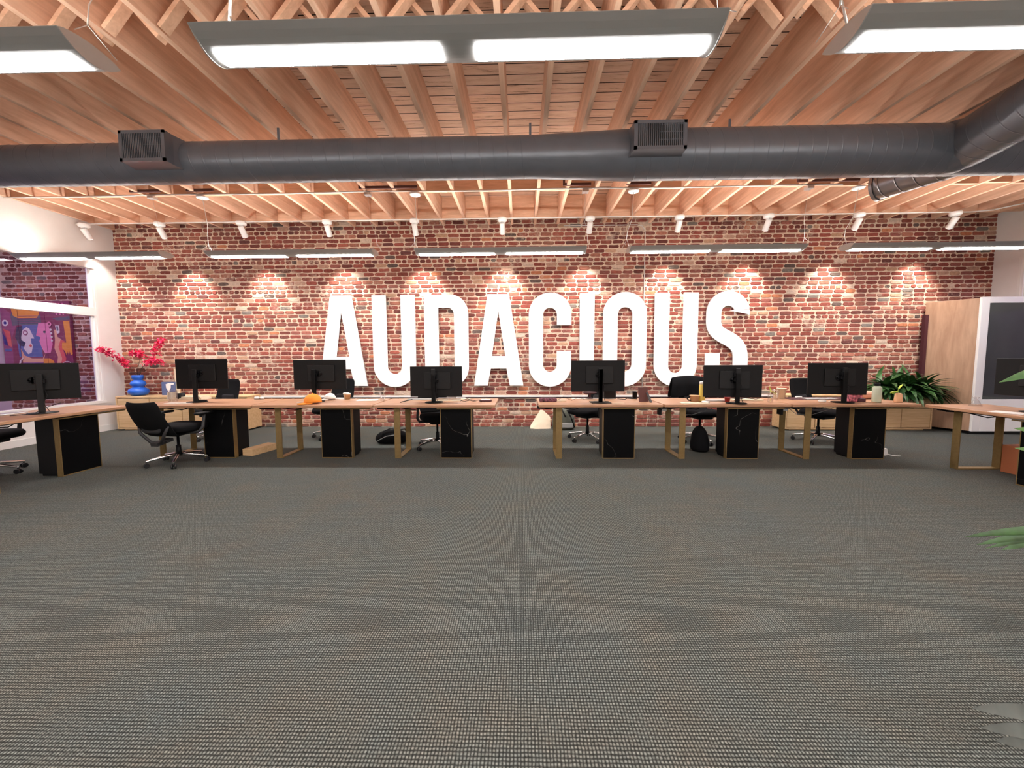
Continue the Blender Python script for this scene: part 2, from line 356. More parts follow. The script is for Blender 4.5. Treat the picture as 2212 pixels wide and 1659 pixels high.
# ------------------------------------------------------------------ room shell
X0, X1 = -10.15, 10.8
struct(MB().box(X0,YB,-.1,X1,YW+.3,0).build('floor',M['carpet']))
struct(MB().box(X0,YB,ZDECK,X1,YW+.3,ZDECK+.08).build('ceiling',M['deck']))
def wall_back():
    rnd=random.Random(7); b=MB()
    b.mi=0; b.box(X0,YW,0,X1,YW+.3,ZDECK)
    cols=[]; nf0=len(b.f); cols+=[(.5,.4,.3)]*nf0
    ch=.078; nrow=int(ZDECK/ch)
    pal=[(.34,.095,.070),(.31,.082,.062),(.38,.12,.085),(.27,.07,.055),(.42,.17,.12),(.22,.068,.055),(.30,.105,.085),(.36,.13,.10)]
    odd=[(.60,.46,.37),(.45,.27,.20),(.12,.085,.075),(.20,.17,.15),(.15,.055,.05),(.48,.29,.19),(.50,.19,.10)]
    b.mi=1
    for r in range(nrow):
        header = r%7==5
        L=.112 if header else .212
        x=X0+ (0 if header else (rnd.random()*.05+(r%2)*.106)); zc=(r+.5)*ch
        wav=rnd.random()*6
        while x<X1:
            l=L*(1+rnd.uniform(-.07,.07)); 
            if x+l>X1: break
            j=.0045; g=.0075 if not header else .0090
            h=ch/2-.0072-rnd.random()*.0028
            zz=zc+.003*math.sin(x*1.7+wav)+rnd.uniform(-.002,.002)
            x0,x1=x+g*rnd.uniform(.7,1.3),x+l-g*rnd.uniform(.7,1.3); z0,z1=zz-h,zz+h
            c=.012+rnd.random()*.012
            o=[(x0+c,z0),((x0+x1)/2,z0+rnd.uniform(-.003,.003)),(x1-c,z0),(x1,z0+c),(x1,z1-c),(x1-c,z1),((x0+x1)/2,z1+rnd.uniform(-.003,.003)),(x0+c,z1),(x0,z1-c),(x0,z0+c)]
            o=[(a+rnd.uniform(-j,j)*.8,q+rnd.uniform(-j,j)*.7) for a,q in o]
            d=.006+rnd.random()*.006; n=len(o); cx,cz=(x0+x1)/2,zz
            v=[(a,YW+.002,q) for a,q in o]+[(cx+(a-cx)*.985,YW-d+.003,cz+(q-cz)*.94) for a,q in o]+[(cx+(a-cx)*.94,YW-d,cz+(q-cz)*.80) for a,q in o]
            fs=[(i,(i+1)%n,n+(i+1)%n,n+i) for i in range(n)]+[(n+i,n+(i+1)%n,2*n+(i+1)%n,2*n+i) for i in range(n)]+[tuple(2*n+i for i in range(n))]
            fs=[tuple(reversed(f)) for f in fs]
            b.add(v,fs,False)
            q=rnd.random()
            col = rnd.choice(pal) if q<.84 else rnd.choice(odd)
            if q<.84:
                k=rnd.uniform(.60,1.0); col=tuple(a*k for a in col)
            cols+=[col]*len(fs)
            x+=l
    o=b.build('wall_back',[M['mortar'],M['brick']])
    me=o.data; a=me.color_attributes.new('brick_colour','FLOAT_COLOR','CORNER')
    buf=[]
    for p in me.polygons:
        c=cols[p.index]; buf+=[c[0],c[1],c[2],1]*p.loop_total
    a.data.foreach_set('color',buf)
    return struct(o)
wall_back()
def wall_side(name, X, out, ymax_open, zsill=.55, ztop=3.03):
    """white partition with a tall two-light window; 'out' is the direction away from the room"""
    t=.12*out; b=MB()
    xa,xb=sorted((X,X+t))
    y0,y1=2.2,ymax_open
    b.box(xa,y1,0,xb,YW,ZDECK); b.box(xa,YB,0,xb,y0,ZDECK)
    b.box(xa,y0,0,xb,y1,zsill); b.box(xa,y0,ztop,xb,y1,ZDECK)
    struct(b.build(name,M['white']))
    return y0,y1
y0,y1=wall_side('wall_left',XL,-1,6.99)
wall_side('wall_right',XR,1,6.99)
def side_window(name,X,out,y0,y1,zsill=.55,ztop=3.03):
    r=tag(empty(name,(X,y0,zsill)),kind='structure'); b=MB(); s=-out   # s points into the room
    def bx(a0,ya,za,a1,yb,zb): xs=sorted((a0,a1)); b.box(xs[0],ya-y0,za-zsill,xs[1],yb-y0,zb-zsill)
    # stepped reveal trims
    for i,(w0,w1,d) in enumerate(((0,.035,.02),(.035,.07,.0),(.07,.10,-.03))):
        bx(s*min(d,.006),y1-w1,zsill,-s*.06,y1-w0,ztop); bx(s*min(d,.006),y0+w0,zsill,-s*.06,y0+w1,ztop)
    bx(s*.004,y0,2.135,-s*.08,y1,2.285)
    bx(s*.01,y0,ztop-.04,-s*.06,y1,ztop); bx(s*.03,y0,zsill-.02,-s*.06,y1,zsill+.03)
    b.build('window_frame',M['trim'],r)
    g=MB(); g.box(*sorted((-s*.05,-s*.056))[:1],.02,.03,sorted((-s*.05,-s*.056))[1],y1-y0-.1,1.58).build('lower_pane',M['pane'],r)
    g=MB(); g.box(sorted((-s*.05,-s*.056))[0],.02,1.74,sorted((-s*.05,-s*.056))[1],y1-y0-.1,2.43).build('upper_pane',M['pane'],r)
side_window('window_1',XL,-1,y0,y1); side_window('window_2',XR,1,y0,y1)
struct(MB().box(X0-.1,YB,0,X0,YW+.3,ZDECK).build('wall_far_left',M['white']))
struct(MB().box(X1,YB,0,X1+.1,YW+.3,ZDECK).build('wall_far_right',M['white']))
struct(MB().box(X0,YB-.1,0,X1,YB,ZDECK).build('wall_front',M['white']))
struct(MB().box(XL,2.2,0,XL+.012,YW-.02,.11).build('baseboard_left',M['trim']))
struct(MB().box(XR-.012,2.2,0,XR,YW-.02,.11).build('baseboard_right',M['trim']))
# ------------------------------------------------------------------ joists, blocking, bridging
JX0, JW = -.166, .4218
ks=[k for k in range(-24,27) if X0+.1<JX0+k*JW<X1-.1]
rnd=random.Random(3)
jm=[]
for v in range(3):
    b=MB(); n=16; ys=[YB+.02+(YW-YB-.05)*i/n for i in range(n+1)]
    vs_=[]; 
    for y in ys:
        w=.024+rnd.uniform(-.0015,.0015); dz=rnd.uniform(-.004,.003); sh=rnd.uniform(-.003,.003)
        vs_+=[(-w+sh,y,dz),(w+sh,y,dz),(w,y,ZDECK-ZJ+.01),(-w,y,ZDECK-ZJ+.01)]
    fs=[]
    for i in range(n):
        a=i*4; fs+=[(a,a+4,a+5,a+1),(a+1,a+5,a+6,a+2),(a+2,a+6,a+7,a+3),(a+3,a+7,a+4,a)]
    fs+=[(0,1,2,3),(n*4+3,n*4+2,n*4+1,n*4)]
    b.add(vs_,fs,False); o=b.build('ceiling_joist',M['joist'],bevel=.003); jm.append(o)
protos=[o.copy() for o in jm]; 
for i,k in enumerate(ks):
    o = jm[i] if i<3 else jm[i%3].copy()
    if i>=3: C.objects.link(o)
    o.location=(JX0+k*JW,0,ZJ); tag(o,'rough timber joist running from above the camera to the brick wall','joist','timber ceiling joists')
# solid blocking rows
skip={-17,-14,-6,-5,3,6,7,13,14}
for row,(yy,zt) in enumerate(((7.03,ZDECK),(5.88,ZDECK))):
    base=None
    for i,k in enumerate(ks[:-1]):
        if row==1 and k in skip: continue
        if base is None:
            b=MB(); b.box(.025,-.022,.005,JW-.025,.022,ZDECK-ZJ+.005); o=b.build('joist_blocking',M['block'],bevel=.003); base=o
        else: o=base.copy(); C.objects.link(o)
        o.location=(JX0+k*JW,yy+(.03 if k%2 else -.03)*.6,ZJ+.004)
        tag(o,('timber blocking between joists in the row nearest the brick wall','timber blocking between joists in the row above the pendant conduit')[row],'blocking',('blocking near the brick wall','blocking above the pendant conduit')[row])
# cross bridging
for i,k in enumerate(ks[:-1]):
    for d in (0,1):
        if i==0:
            b=MB(); h=ZDECK-ZJ; w=JW-.05
            p0,p1=((0,0),(w,h)) if d==0 else ((0,h),(w,0))
            dx,dz=p1[0]-p0[0],p1[1]-p0[1]; L=math.hypot(dx,dz); nx,nz=-dz/L*.019,dx/L*.019
            b.prism([(p0[0]+.0+nx,p0[1]+nz),(p0[0]-nx*.0+.0,p0[1]-nz*(1 if d==1 else 0)+0),(p0[0]-nx,p0[1]-nz)] if False else [(p0[0]+nx*.9+.02,p0[1]+nz*.9),(p0[0]-nx*.9+.02,p0[1]-nz*.9),(p1[0]-nx*.9-.02,p1[1]-nz*.9),(p1[0]+nx*.9-.02,p1[1]+nz*.9)],-.04,.04,'y')
            o=b.build('cross_brace',M['block'],bevel=.002)
            if d==0: br0=o
            else: br1=o
        else:
            o=(br0,br1)[d].copy(); C.objects.link(o)
        o.location=(JX0+k*JW+.025,2.98+(.085 if d else 0),ZJ+.0)
        tag(o,'short timber cross brace nailed between joists above the near pendants','brace','cross bracing between joists')
# ------------------------------------------------------------------ pendant lamps
def lamp_parts(r, L):
    hw, sag, zc = .145, .068, 0.0     # local: chord at z=0, underside bulges down
    n=12
    def arc(y): return -sag*(1-(y/hw)**2)
    prof=[(-hw+2*hw*i/n, arc(-hw+2*hw*i/n)) for i in range(n+1)]
    b=MB(); sh=[]
    for x in (.006,L-.006):
        for y,z in prof: sh.append((x,y,z))
        for y,z in reversed(prof): sh.append((x,y,.003+.022*(1-(y/hw)**2)))
    m_=len(prof)*2
    b.add(sh,[(i,(i+1)%m_,m_+(i+1)%m_,m_+i) for i in range(m_)],False)
    body=b.build('lamp_body',M['lampgrey'],r)
    for x0,x1 in ((0,.006),(L-.006,L)):
        out=[(y*1.02,z*1.04-.001) for y,z in prof]+[(y*1.02,.005+.024*(1-(y/hw)**2)) for y,z in reversed(prof[1:-1])]
        MB().prism(out,x0,x1,'x').build('end_cap',M['cap'],r)
    sl=(L-.05*2-.18)/2
    for x0 in (.05,.05+sl+.18):
        b=MB(); q=[(-.055,arc(.055)-.004),(-.028,arc(.028)-.006),(0,-sag-.006),(.028,arc(.028)-.006),(.055,arc(.055)-.004)]
        b.prism(q+[(.055,arc(.055)+.001),(-.055,arc(.055)+.001)],x0,x0+sl,'x').build('diffuser',M['lit'],r)
        MB().box(x0,-.05,.020,x0+sl,.05,.029).build('added_upglow',M['ceiling_fill'],r)  # glowing strip added on the lamp top to brighten the ceiling
LAMP_Z=2.967
def lamp(x0,y,L,label,group,cable='left',ztop=ZJ-.05):
    r=empty('pendant_lamp',(x0,y,LAMP_Z),0,label,'ceiling lamp',group)
    lamp_parts(r,L); return r
near=[lamp(-1.585-3.185,2.06,2.55,'grey linear pendant lamp cut off by the top left edge','near pendant lamps'),
      None,None]
def lampcopy(src,x0,y,label,group):
    r=copy_tree(src); r.location=(x0,y,LAMP_Z); return tag(r,label,'ceiling lamp',group)
near[1]=lampcopy(near[0],-1.585,2.06,'largest grey linear pendant lamp across the top centre','near pendant lamps')
near[2]=lampcopy(near[0],1.60,2.06,'grey linear pendant lamp cut off by the top right edge','near pendant lamps')
far=[lamp(-7.78,5.93,2.31,'far pendant lamp over the left window, leftmost of the far row','far pendant lamps')]
for x0,l in ((-4.77,'far pendant lamp above the monitor left of the orange cap, second of the far row'),(-1.585,'far pendant lamp hanging above the D and second A of the wall word'),
             (1.60,'far pendant lamp hanging above the U and S ending the wall word'),(4.785,'far pendant lamp above the right oak cabinet, rightmost of the far row')):
    far.append(lampcopy(near[0],x0,5.93,l,'far pendant lamps'))
# unseen lamp rows added behind the camera as fill light
for x0,y_ in ((-4.77,-1.85),(-1.585,-1.85),(1.60,-1.85),(-4.77,-5.7),(-1.585,-5.7),(1.60,-5.7),(4.785,-1.85),(4.785,-5.7)): lampcopy(near[0],x0,y_,'added unseen pendant lamp behind the camera for fill light','added rear fill lamps')
# suspension: wires and canopies
def wire_set(x,y,yc,side,label,name='lamp_cord',thick=.004,canopy=True):
    r=empty(name,(x,y,LAMP_Z+.02),0,label,'cord','lamp cords')
    b=MB(); zt=ZJ-.06-(LAMP_Z+.02)
    pts=[(side*.06,0,.10),(side*.05,(yc-y)*.1,.22),(0,(yc-y)*.5,zt*.5),(0,yc-y,zt)]
    b.tube(pts,thick,8); b.tube([(side*.06,0,.10),(side*.10,-.10,0)],.0022,6); b.tube([(side*.06,0,.10),(side*.10,.10,0)],.0022,6)
    if canopy: b.tube([(side*.055,0,.12),(side*.01,.01,0)],thick*.9,8)
    b.build('cord',M['conduit'],r)
    b=MB()
    if canopy: b.lathe([(.072,-.012),(.078,-.006),(.078,.012),(.03,.02)],(0,yc-y,zt),20); b.build('ceiling_canopy',M['spotwhite'],r)
    else: b.box(-.045,yc-y-.045,zt-.01,.045,yc-y+.045,zt+.03); b.build('junction_box',M['silver'],r,bevel=.004)
starts=[-7.78,-4.77,-1.585,1.60,4.785]
pos=['leftmost','second','middle','fourth','rightmost']
for i,x0 in enumerate(starts):
    L=2.31 if i==0 else 2.55
    if i>0: wire_set(x0+.03,5.93,5.80,-1,'white cord and round canopy at the left end of the %s far pendant'%pos[i])
    if i<4: wire_set(x0+L-.03,5.93,5.80,1,'thin cord and square box at the right end of the %s far pendant'%pos[i],thick=.0016,canopy=False)
wire_set(-1.585+.16,2.06,2.06,-1,'white cord holding the left end of the big centre pendant',thick=.007)
wire_set(-1.585+2.50,2.06,2.06,1,'thin cord holding the right end of the big centre pendant',thick=.0016,canopy=False)
wire_set(-4.77+2.48,2.06,2.3,1,'thin cord holding the right end of the top left pendant',thick=.003,canopy=False)
wire_set(1.63,2.06,2.06,-1,'white cord holding the left end of the top right pendant',thick=.006)
b=MB(); b.box(-.04,-.05,0,.10,.05,.12); b.box(-.055,-.02,.05,-.03,.02,.4)
tag(b.build('junction_box',M['silver'],loc=(-.38,2.62,ZJ-.10),bevel=.006),'silver metal junction box hanging from a joist above the centre pendant','electrical box')
# ------------------------------------------------------------------ conduits on the ceiling and wall
b=MB(); pts=[(XL+.02,5.80,ZJ-.012)]+[(x,5.80,ZJ-.012+.006*math.sin(x*2.1)) for x in [XL+.4+i*.4 for i in range(40)]]
tag(MB().tube([p for p in pts if p[0]<4.95],.011,8).build('conduit',M['conduit']),'thin white conduit under the joists feeding the far pendants','conduit')
tag(MB().tube([(XL+.05,6.71,3.70),(-4,6.71,3.698),(0,6.71,3.70),(4,6.71,3.698),(7.4,6.71,3.70),(7.7,6.66,3.71),(8.5,5.7,3.76)],.011,8).build('conduit',M['conduit']),'thin white conduit under the joists carrying the spotlights','conduit')
tag(MB().tube([(4.9,5.0,ZJ-.03),(6.5,5.02,ZJ-.03),(8.58,5.05,ZJ-.03)],.016,8).build('conduit',M['conduit']),'upper of two white pipes right of the duct stub','conduit')
tag(MB().tube([(5.0,5.14,ZJ-.03),(6.5,5.16,ZJ-.03),(8.58,5.18,ZJ-.03)],.016,8).build('conduit',M['conduit']),'lower of two white pipes right of the duct stub','conduit')
p=at(1393,560,y=YW-.03)
tag(MB().tube([(p.x-1.5,YW-.022,3.77),(p.x-.15,YW-.022,3.77),(p.x-.06,YW-.022,3.75),(p.x-.01,YW-.022,3.69),(p.x,YW-.022,3.6),(p.x,YW-.022,.62)],.009,8).build('conduit',M['conduit']),'white conduit bending down the brick wall behind the letter O','conduit')
b=MB(); b.box(XL+.2,YW-.045,.585,7.2,YW-.012,.615); b.mi=1; b.box(XL+.2,YW-.03,.565,7.2,YW-.012,.585)
tag(b.build('cable_raceway',[M['trim'],M['maroon']]),'white raceway running low along the brick wall','raceway')
# dark steel strut pieces that carry the pendants' boxes
for x0,x1,l in ((-5.75,-5.3,'leftmost'),(-4.9,-4.5,'second'),(-2.35,-1.5,'third'),(.6,1.0,'fourth'),(1.5,1.85,'fifth'),(3.9,4.75,'rightmost')):
    b=MB(); b.box(x0,5.70,ZJ-.004,x1,5.73,ZJ+.03); b.box(x0,5.70,ZJ+.03,x0+.03,5.73,ZJ+.2)
    tag(b.build('steel_strut',M['brown']),'brown steel strut between joists over the pendant conduit, %s of six'%l,'strut','struts over the pendant conduit')
# ------------------------------------------------------------------ spotlights
sp=[-7.62,-6.27,-4.83,-3.33,-1.82,-.32,1.165,2.66,4.13,5.61,7.16]
ordn=['leftmost','second','third','fourth','fifth','middle','seventh','eighth','ninth','tenth','rightmost']
TILT=.62
def make_spot():
    r=empty('spotlight',(0,0,0))
    MB().lathe([(.03,.012),(.075,.012),(.08,0),(.08,-.035),(.06,-.05)],(0,0,0),20).build('mounting_disc',M['spotwhite'],r)
    MB().tube([(0,0,-.045),(0,0,-.085)],.014,8).build('swivel',M['spotwhite'],r)
    d=Vector((0,math.sin(TILT),-math.cos(TILT))); p0=Vector((0,-.02,-.07)); p1=p0+d*.19
    h=MB(); h.tube([p0,p0+d*.004,p1-d*.004,p1],[.040,.046,.046,.043],16).build('lamp_head',M['spotwhite'],r)
    MB().tube([p1,p1+d*.003],.034,16).build('lens',M['spotlit'],r)
    return r,p1+d*.012,d
s0,tip,sd=make_spot()
for i,x in enumerate(sp):
    r=s0 if i==0 else copy_tree(s0)
    r.location=(x,6.71,3.69)
    tag(r,'white ceiling spotlight aimed at the brick wall, %s of eleven'%ordn[i],'spotlight','wall-washing spotlights')
    L=bpy.data.lights.new('spot_beam','SPOT'); L.energy=SPOT_W; L.color=(1,.88,.78); L.spot_size=math.radians(64); L.spot_blend=.7; L.shadow_soft_size=.03
    o=bpy.data.objects.new('spot_beam',L); C.objects.link(o); o.parent=r
    o.location=tip; a=.37; o.rotation_euler=(a,0,0)
# ------------------------------------------------------------------ ducts
def duct_mesh(name, L, r, parent, M4, material, r2=None, rib=.002, pitch=.145, n=40, cap=True, x_taper=None):
    """spiral-seam pipe along local +x"""
    K=6; fr=[0,.025,.05,.075,.10,.97]; hs=[0,rib,rib,0,0,0]
    turns=int(L/pitch)+1; vs_=[]; rows=turns*K+1
    def rad(x,h):
        if r2 is None: return r+h
        a,b_=x_taper; t_=min(max((x-a)/(b_-a),0),1); return r+(r2-r)*t_+h*(0 if a<x<b_ else 1)
    for i in range(rows):
        t_=i//K; q=i%K; xb=(t_+fr[q])*pitch
        for j in range(n):
            th=2*PI*j/n; x=min(max(xb-pitch+pitch*j/n,0),L); rr=rad(x,hs[q]) 
            p=Vector((x,rr*math.cos(th),rr*math.sin(th))); vs_.append(M4@p)
    fs=[]
    for i in range(rows-1):
        for j in range(n-1): fs.append((i*n+j,(i+1)*n+j,(i+1)*n+j+1,i*n+j+1))
        if i+1+K<rows: fs.append((i*n+n-1,(i+1)*n+n-1,(i+1+K)*n,(i+K)*n))
    b=MB(); b.add(vs_,fs,True)
    return b.build(name,material,parent)
DY,DZ=4.3,3.495
duct=empty('air_duct',(0,DY,DZ),0,'charcoal round spiral duct crossing the whole ceiling','duct')
duct_mesh('duct_pipe',15.6,.205,duct,Matrix.Translation((XL+.05,0,0)),M['duct'],r2=.243,x_taper=(7.9,8.9))
for x in (-5.9,-2.63,.1,2.2,5.9):
    MB().box(x-.012,-.004,.2,x+.012,.004,ZJ-DZ+.05).build('hanger_strap',M['duct'],duct)
def vent(x,label,z0_,z1_,w,y0_):
    r=empty('air_vent',(x,DY,DZ),0,label,'vent','duct vents')
    y1_=-.13
    b=MB(); b.box(0,y0_,z0_,w,y0_+.012,z0_+.03); b.box(0,y0_,z1_-.03,w,y0_+.012,z1_); b.box(0,y0_,z0_,.03,y0_+.012,z1_); b.box(w-.03,y0_,z0_,w,y0_+.012,z1_)
    b.build('vent_frame',M['duct'],r)
    b=MB(); b.box(.0,y0_+.012,z0_,w,y0_+.10,z1_)
    b.add([(0,y0_+.1,z0_),(w,y0_+.1,z0_),(w+.03,y1_,z0_),(-.03,y1_,z0_),(0,y0_+.1,z1_),(w,y0_+.1,z1_),(w+.03,y1_,z1_),(-.03,y1_,z1_)],[(0,1,2,3),(4,7,6,5),(1,5,6,2),(0,3,7,4)],False)
    b.build('vent_collar',M['duct'],r)
    MB().box(.028,y0_+.008,z0_+.028,w-.028,y0_+.0115,z1_-.028).build('vent_backing',M['ductdark'],r)
    b=MB(); nn=24
    for i in range(nn):
        xx=.035+(w-.07)*i/(nn-1); b.box(xx-.0045,y0_+.001,z0_+.03,xx+.0035,y0_+.008,z1_-.03)
    for z in (z0_+.09,z0_+.16,z0_+.23): b.box(w*.5,y0_+.004,z-.002,w-.03,y0_+.0075,z+.002)
    b.build('vent_grille',M['duct'],r)
vent(at(255,300,y=3.955).x,'square grille vent on the left part of the duct',-.135,.165,.475,-.345); vent(at(1370,300,y=3.93).x,'square grille vent on the duct right of centre',-.12,.15,.51,-.37)
# diagonal branch, open stub beyond the main duct, running over the camera's right
pA=Vector((4.33,5.02,3.50)); pB=Vector((4.75,4.35,3.50)); pC=Vector((4.35,2.2,3.46))
def duct_between(name,a,b_,r,parent,material,**kw):
    d=(b_-a); x=d.normalized(); z=Vector((0,0,1)); y=z.cross(x).normalized(); z=x.cross(y)
    R=Matrix((x,y,z)).transposed().to_4x4(); R.translation=a-Vector(parent.location)
    return duct_mesh(name,d.length,r,parent,R,material,**kw)
br=empty('branch_duct',(4.7,4.3,3.5),0,'wide charcoal branch duct turning toward the camera at top right','duct')
duct_between('duct_pipe',at(2075,318,z=3.5),at(2420,120,z=3.5),.235,br,M['duct'])
MB().lathe([(.05,-.25),(.17,-.2),(.243,-.1),(.26,0),(.243,.1),(.17,.2),(.05,.25)],(at(2060,318,z=3.5)-Vector((4.7,4.3,3.5))),32).build('duct_elbow',M['duct'],br)
stub=empty('duct_stub',(4.5,5.0,3.5),0,'short shiny open-ended duct stub below the duct corner','duct')
a_=at(1893,405,z=3.48); b2=at(2120,330,z=3.48)
duct_between('duct_pipe',a_,b2,.162,stub,M['galv'],rib=.005,pitch=.16)
dv=(b2-a_).normalized(); pc=a_-Vector((4.5,5.0,3.5))
MB().tube([pc+dv*.0,pc+dv*.035],[.174,.174],40,caps=False).build('end_collar',M['galv'],stub)
MB().tube([pc+dv*.012,pc+dv*.02],[.161,.161],40).build('end_disc',M['duct'],stub)
# ------------------------------------------------------------------ wall word
def curve_mesh(polys, name, depth, material, parent=None, bevel=.002):
    cu=bpy.data.curves.new(name,'CURVE'); cu.dimensions='2D'; cu.fill_mode='BOTH'; cu.extrude=depth/2-bevel; cu.bevel_depth=bevel; cu.bevel_resolution=1; cu.offset=-bevel
    for P in polys:
        s=cu.splines.new('POLY'); s.points.add(len(P)-1)
        for i,(x,y) in enumerate(P): s.points[i].co=(x,y,0,1)
        s.use_cyclic_u=True
    tmp=bpy.data.objects.new('tmp',cu); C.objects.link(tmp); bpy.context.view_layer.update()
    me=bpy.data.meshes.new_from_object(tmp.evaluated_get(bpy.context.evaluated_depsgraph_get()))
    bpy.data.objects.remove(tmp); bpy.data.curves.remove(cu)
    me.transform(Matrix.Rotation(PI/2,4,'X')); me.materials.clear(); me.materials.append(material)
    o=bpy.data.objects.new(name,me); C.objects.link(o)
    if parent is not None: o.parent=parent
    return o
def arcp(cx,cy,rx,ry,a0,a1,n=16): return [(cx+rx*math.cos(math.radians(a0+(a1-a0)*i/n)),cy+ry*math.sin(math.radians(a0+(a1-a0)*i/n))) for i in range(n+1)]
H1=1.72; ST=.27; OV=.022
def gA(w=.942,tw=.404):
    cx=w/2
    k=(w/2-tw/2)/H1
    return [[(0,0),(cx-tw/2,H1),(cx+tw/2,H1),(w,0),(w-.262,0),(w-.262-.33*k-.01,.325),(.262+.33*k+.01,.325),(.262,0)],
            [(cx-.128,.565),(cx,1.41),(cx+.128,.565)]]
def gU(w=.80):
    R=w/2; r=R-ST+.005
    return [[(0,H1)]+arcp(R,R-OV,R,R,180,360,28)+[(w,H1),(w-ST,H1)]+arcp(R,r+ST-OV-.02,w/2-ST,r,0,-180,20)+[(ST,H1)]]
def gD(w=.837):
    return [[(0,0),(0,H1)]+arcp(w-.33,H1-.36,.33,.36,90,0,16)+arcp(w-.33,.36,.33,.36,0,-90,16),
            [(ST,.245),]+arcp(w-ST-.12,.245+.13,.12,.13,-90,0,10)+arcp(w-ST-.12,H1-.245-.13,.12,.13,0,90,10)+[(ST,H1-.245)]]
def gO(w=.81):
    R=w/2; r=R-ST
    return [arcp(R,H1-R+OV,R,R,180,0,28)+arcp(R,R-OV,R,R,0,-180,28), arcp(R,H1-ST-r+.01,r,r,180,0,20)+arcp(R,ST+r-.01,r,r,0,-180,20)]
def gC(w=.797):
    R=w/2; r=R-ST
    return [[(w,.655)]+[(w,R-OV)]+arcp(R,R-OV,R,R,0,-180,28)+arcp(R,H1-R+OV,R,R,180,0,28)+[(w,1.135),(w-ST,1.135)]+arcp(R,H1-ST-r+.01,r,r,0,180,20)+arcp(R,ST+r-.01,r,r,180,360,20)+[(w-ST,.655)]]
def gI(w=.272): return [[(0,0),(0,H1),(w,H1),(w,0)]]
def gS(w=.786):
    h=ST/2; R=w/2-h; xl,xr=h,w-h; cl=[(xr,1.30),(xr,1.4)]+arcp(w/2,H1+OV-h-R,R,R,0,180,20)
    P0,P1,P2,P3=(xl,1.20),(xl,.80),(xr,.98),(xr,.48)
    for i in range(25):
        t_=i/24; cl.append(tuple((1-t_)**3*P0[q]+3*(1-t_)**2*t_*P1[q]+3*(1-t_)*t_*t_*P2[q]+t_**3*P3[q] for q in (0,1)))
    cl+=arcp(w/2,h+R-OV,R,R,0,-180,20)+[(xl,.5),(xl,.60)]
    Lf,Rt=[],[]
    for i,p in enumerate(cl):
        a=cl[max(i-1,0)]; b_=cl[min(i+1,len(cl)-1)]; dx,dy=b_[0]-a[0],b_[1]-a[1]; q=math.hypot(dx,dy) or 1
        nx,ny=-dy/q*h,dx/q*h; Lf.append((p[0]+nx,p[1]+ny)); Rt.append((p[0]-nx,p[1]-ny))
    return [Lf+Rt[::-1]]
word=[(gA(),-3.893,'first white letter A of the wall word, behind the second monitor','letter_a'),(gU(.818),-2.829,'first white letter U of the wall word, above the glass jar','letter_u'),
 (gD(),-1.838,'white letter D of the wall word, behind the third monitor','letter_d'),(gA(),-.905,'second white letter A of the wall word, fully visible at centre','letter_a'),
 (gC(),.140,'white letter C of the wall word','letter_c'),(gI(),1.095,'white letter I of the wall word, foot hidden by a monitor','letter_i'),
 (gO(),1.531,'white letter O of the wall word','letter_o'),(gU(),2.485,'second white letter U of the wall word, above the photo frame','letter_u'),
 (gS(),3.437,'white letter S ending the wall word','letter_s')]
for g,x,l,nm in word:
    o=curve_mesh(g,nm,.03,M['letter']); o.location=(x,YW-.055,.806); tag(o,l,'letter','letters of the wall word')
    # hidden stand-off pins are part of the letter
    b=MB(); b.tube([(ST/2+ (.33 if nm=='letter_a' else 0),.014,.9),(ST/2+(.33 if nm=='letter_a' else 0),.043,.9)],.012,8); b.build('stand_off_pin',M['silver'],o)
# ------------------------------------------------------------------ desks
DW,DD,DF=1.62,.76,4.96
def make_desk():
    r=empty('desk')
    b=MB(); e=.012
    o=[(0,e),(0,.028),(.004,.034),(.012,.036)]
    b.box(.010,.0,T-.036,DW-.010,DD,T); b.build('desktop',M['desk'],r,bevel=.006)
    b=MB(); b.box(.12,.10,T-.052,DW-.06,.14,T-.034); b.box(.12,DD-.14,T-.052,DW-.06,DD-.10,T-.034); b.box(.10,.25,T-.075,.62,.50,T-.034); b.build('underframe',M['black'],r)
    b=MB(); x0,x1=.245,.325
    b.box(x0,.105,0,x1,.117,T-.037); b.box(x0,.595,0,x1,.607,T-.036); b.box(x0,.117,0,x1,.595,.012); b.box(x0,.117,T-.05,x1,.595,T-.036)
    b.build('leg_frame',M['gold'],r)
    px0,px1,py0,py1=.865,1.285,.11,.40; zt=T-.062
    # cap strip
    MB().box(px0-.03,.045,T-.064,DW-.06,.075,T-.050).build('brass_rail',M['gold'],r)
    ped=MB(); ped.box(px0+.006,py0+.062,.03,px1-.006,py1,zt); ped.box(px0+.02,py0+.08,.0,px1-.02,py1-.02,.03); ped=ped.build('pedestal',M['black'],r,bevel=.003)
    MB().box(px0+.008,py0,.012,px1-.008,py0+.01,zt).build('marble_panel',M['marble'],ped)
    b=MB(); b.box(px0,py0-.001,.0,px0+.008,py0+.062,zt+.002); b.box(px1-.008,py0-.001,0,px1,py0+.062,zt+.002); b.box(px0+.008,py0-.001,0,px1-.008,py0+.062,.012)
    b.build('brass_edging',M['gold'],ped)
    b=MB(); b.box(px0+.05,py1-.001,.36,px1-.05,py1+.008,.62); b.box(px0+.05,py1-.001,.06,px1-.05,py1+.008,.33); b.build('drawer',M['housing'],ped)
    # cable tray with a drooping lead
    b=MB(); b.tube([(.03,.12,T-.045),(.12,.15,T-.075),(.3,.18,T-.06),(.5,.2,T-.09),(.62,.24,T-.05)],.006,6); b.box(.0,.16,T-.075,.20,.26,T-.04); b.build('cable_bundle',M['black'],r)
    return r
XRG,XLG=.213,-.335-3*DW
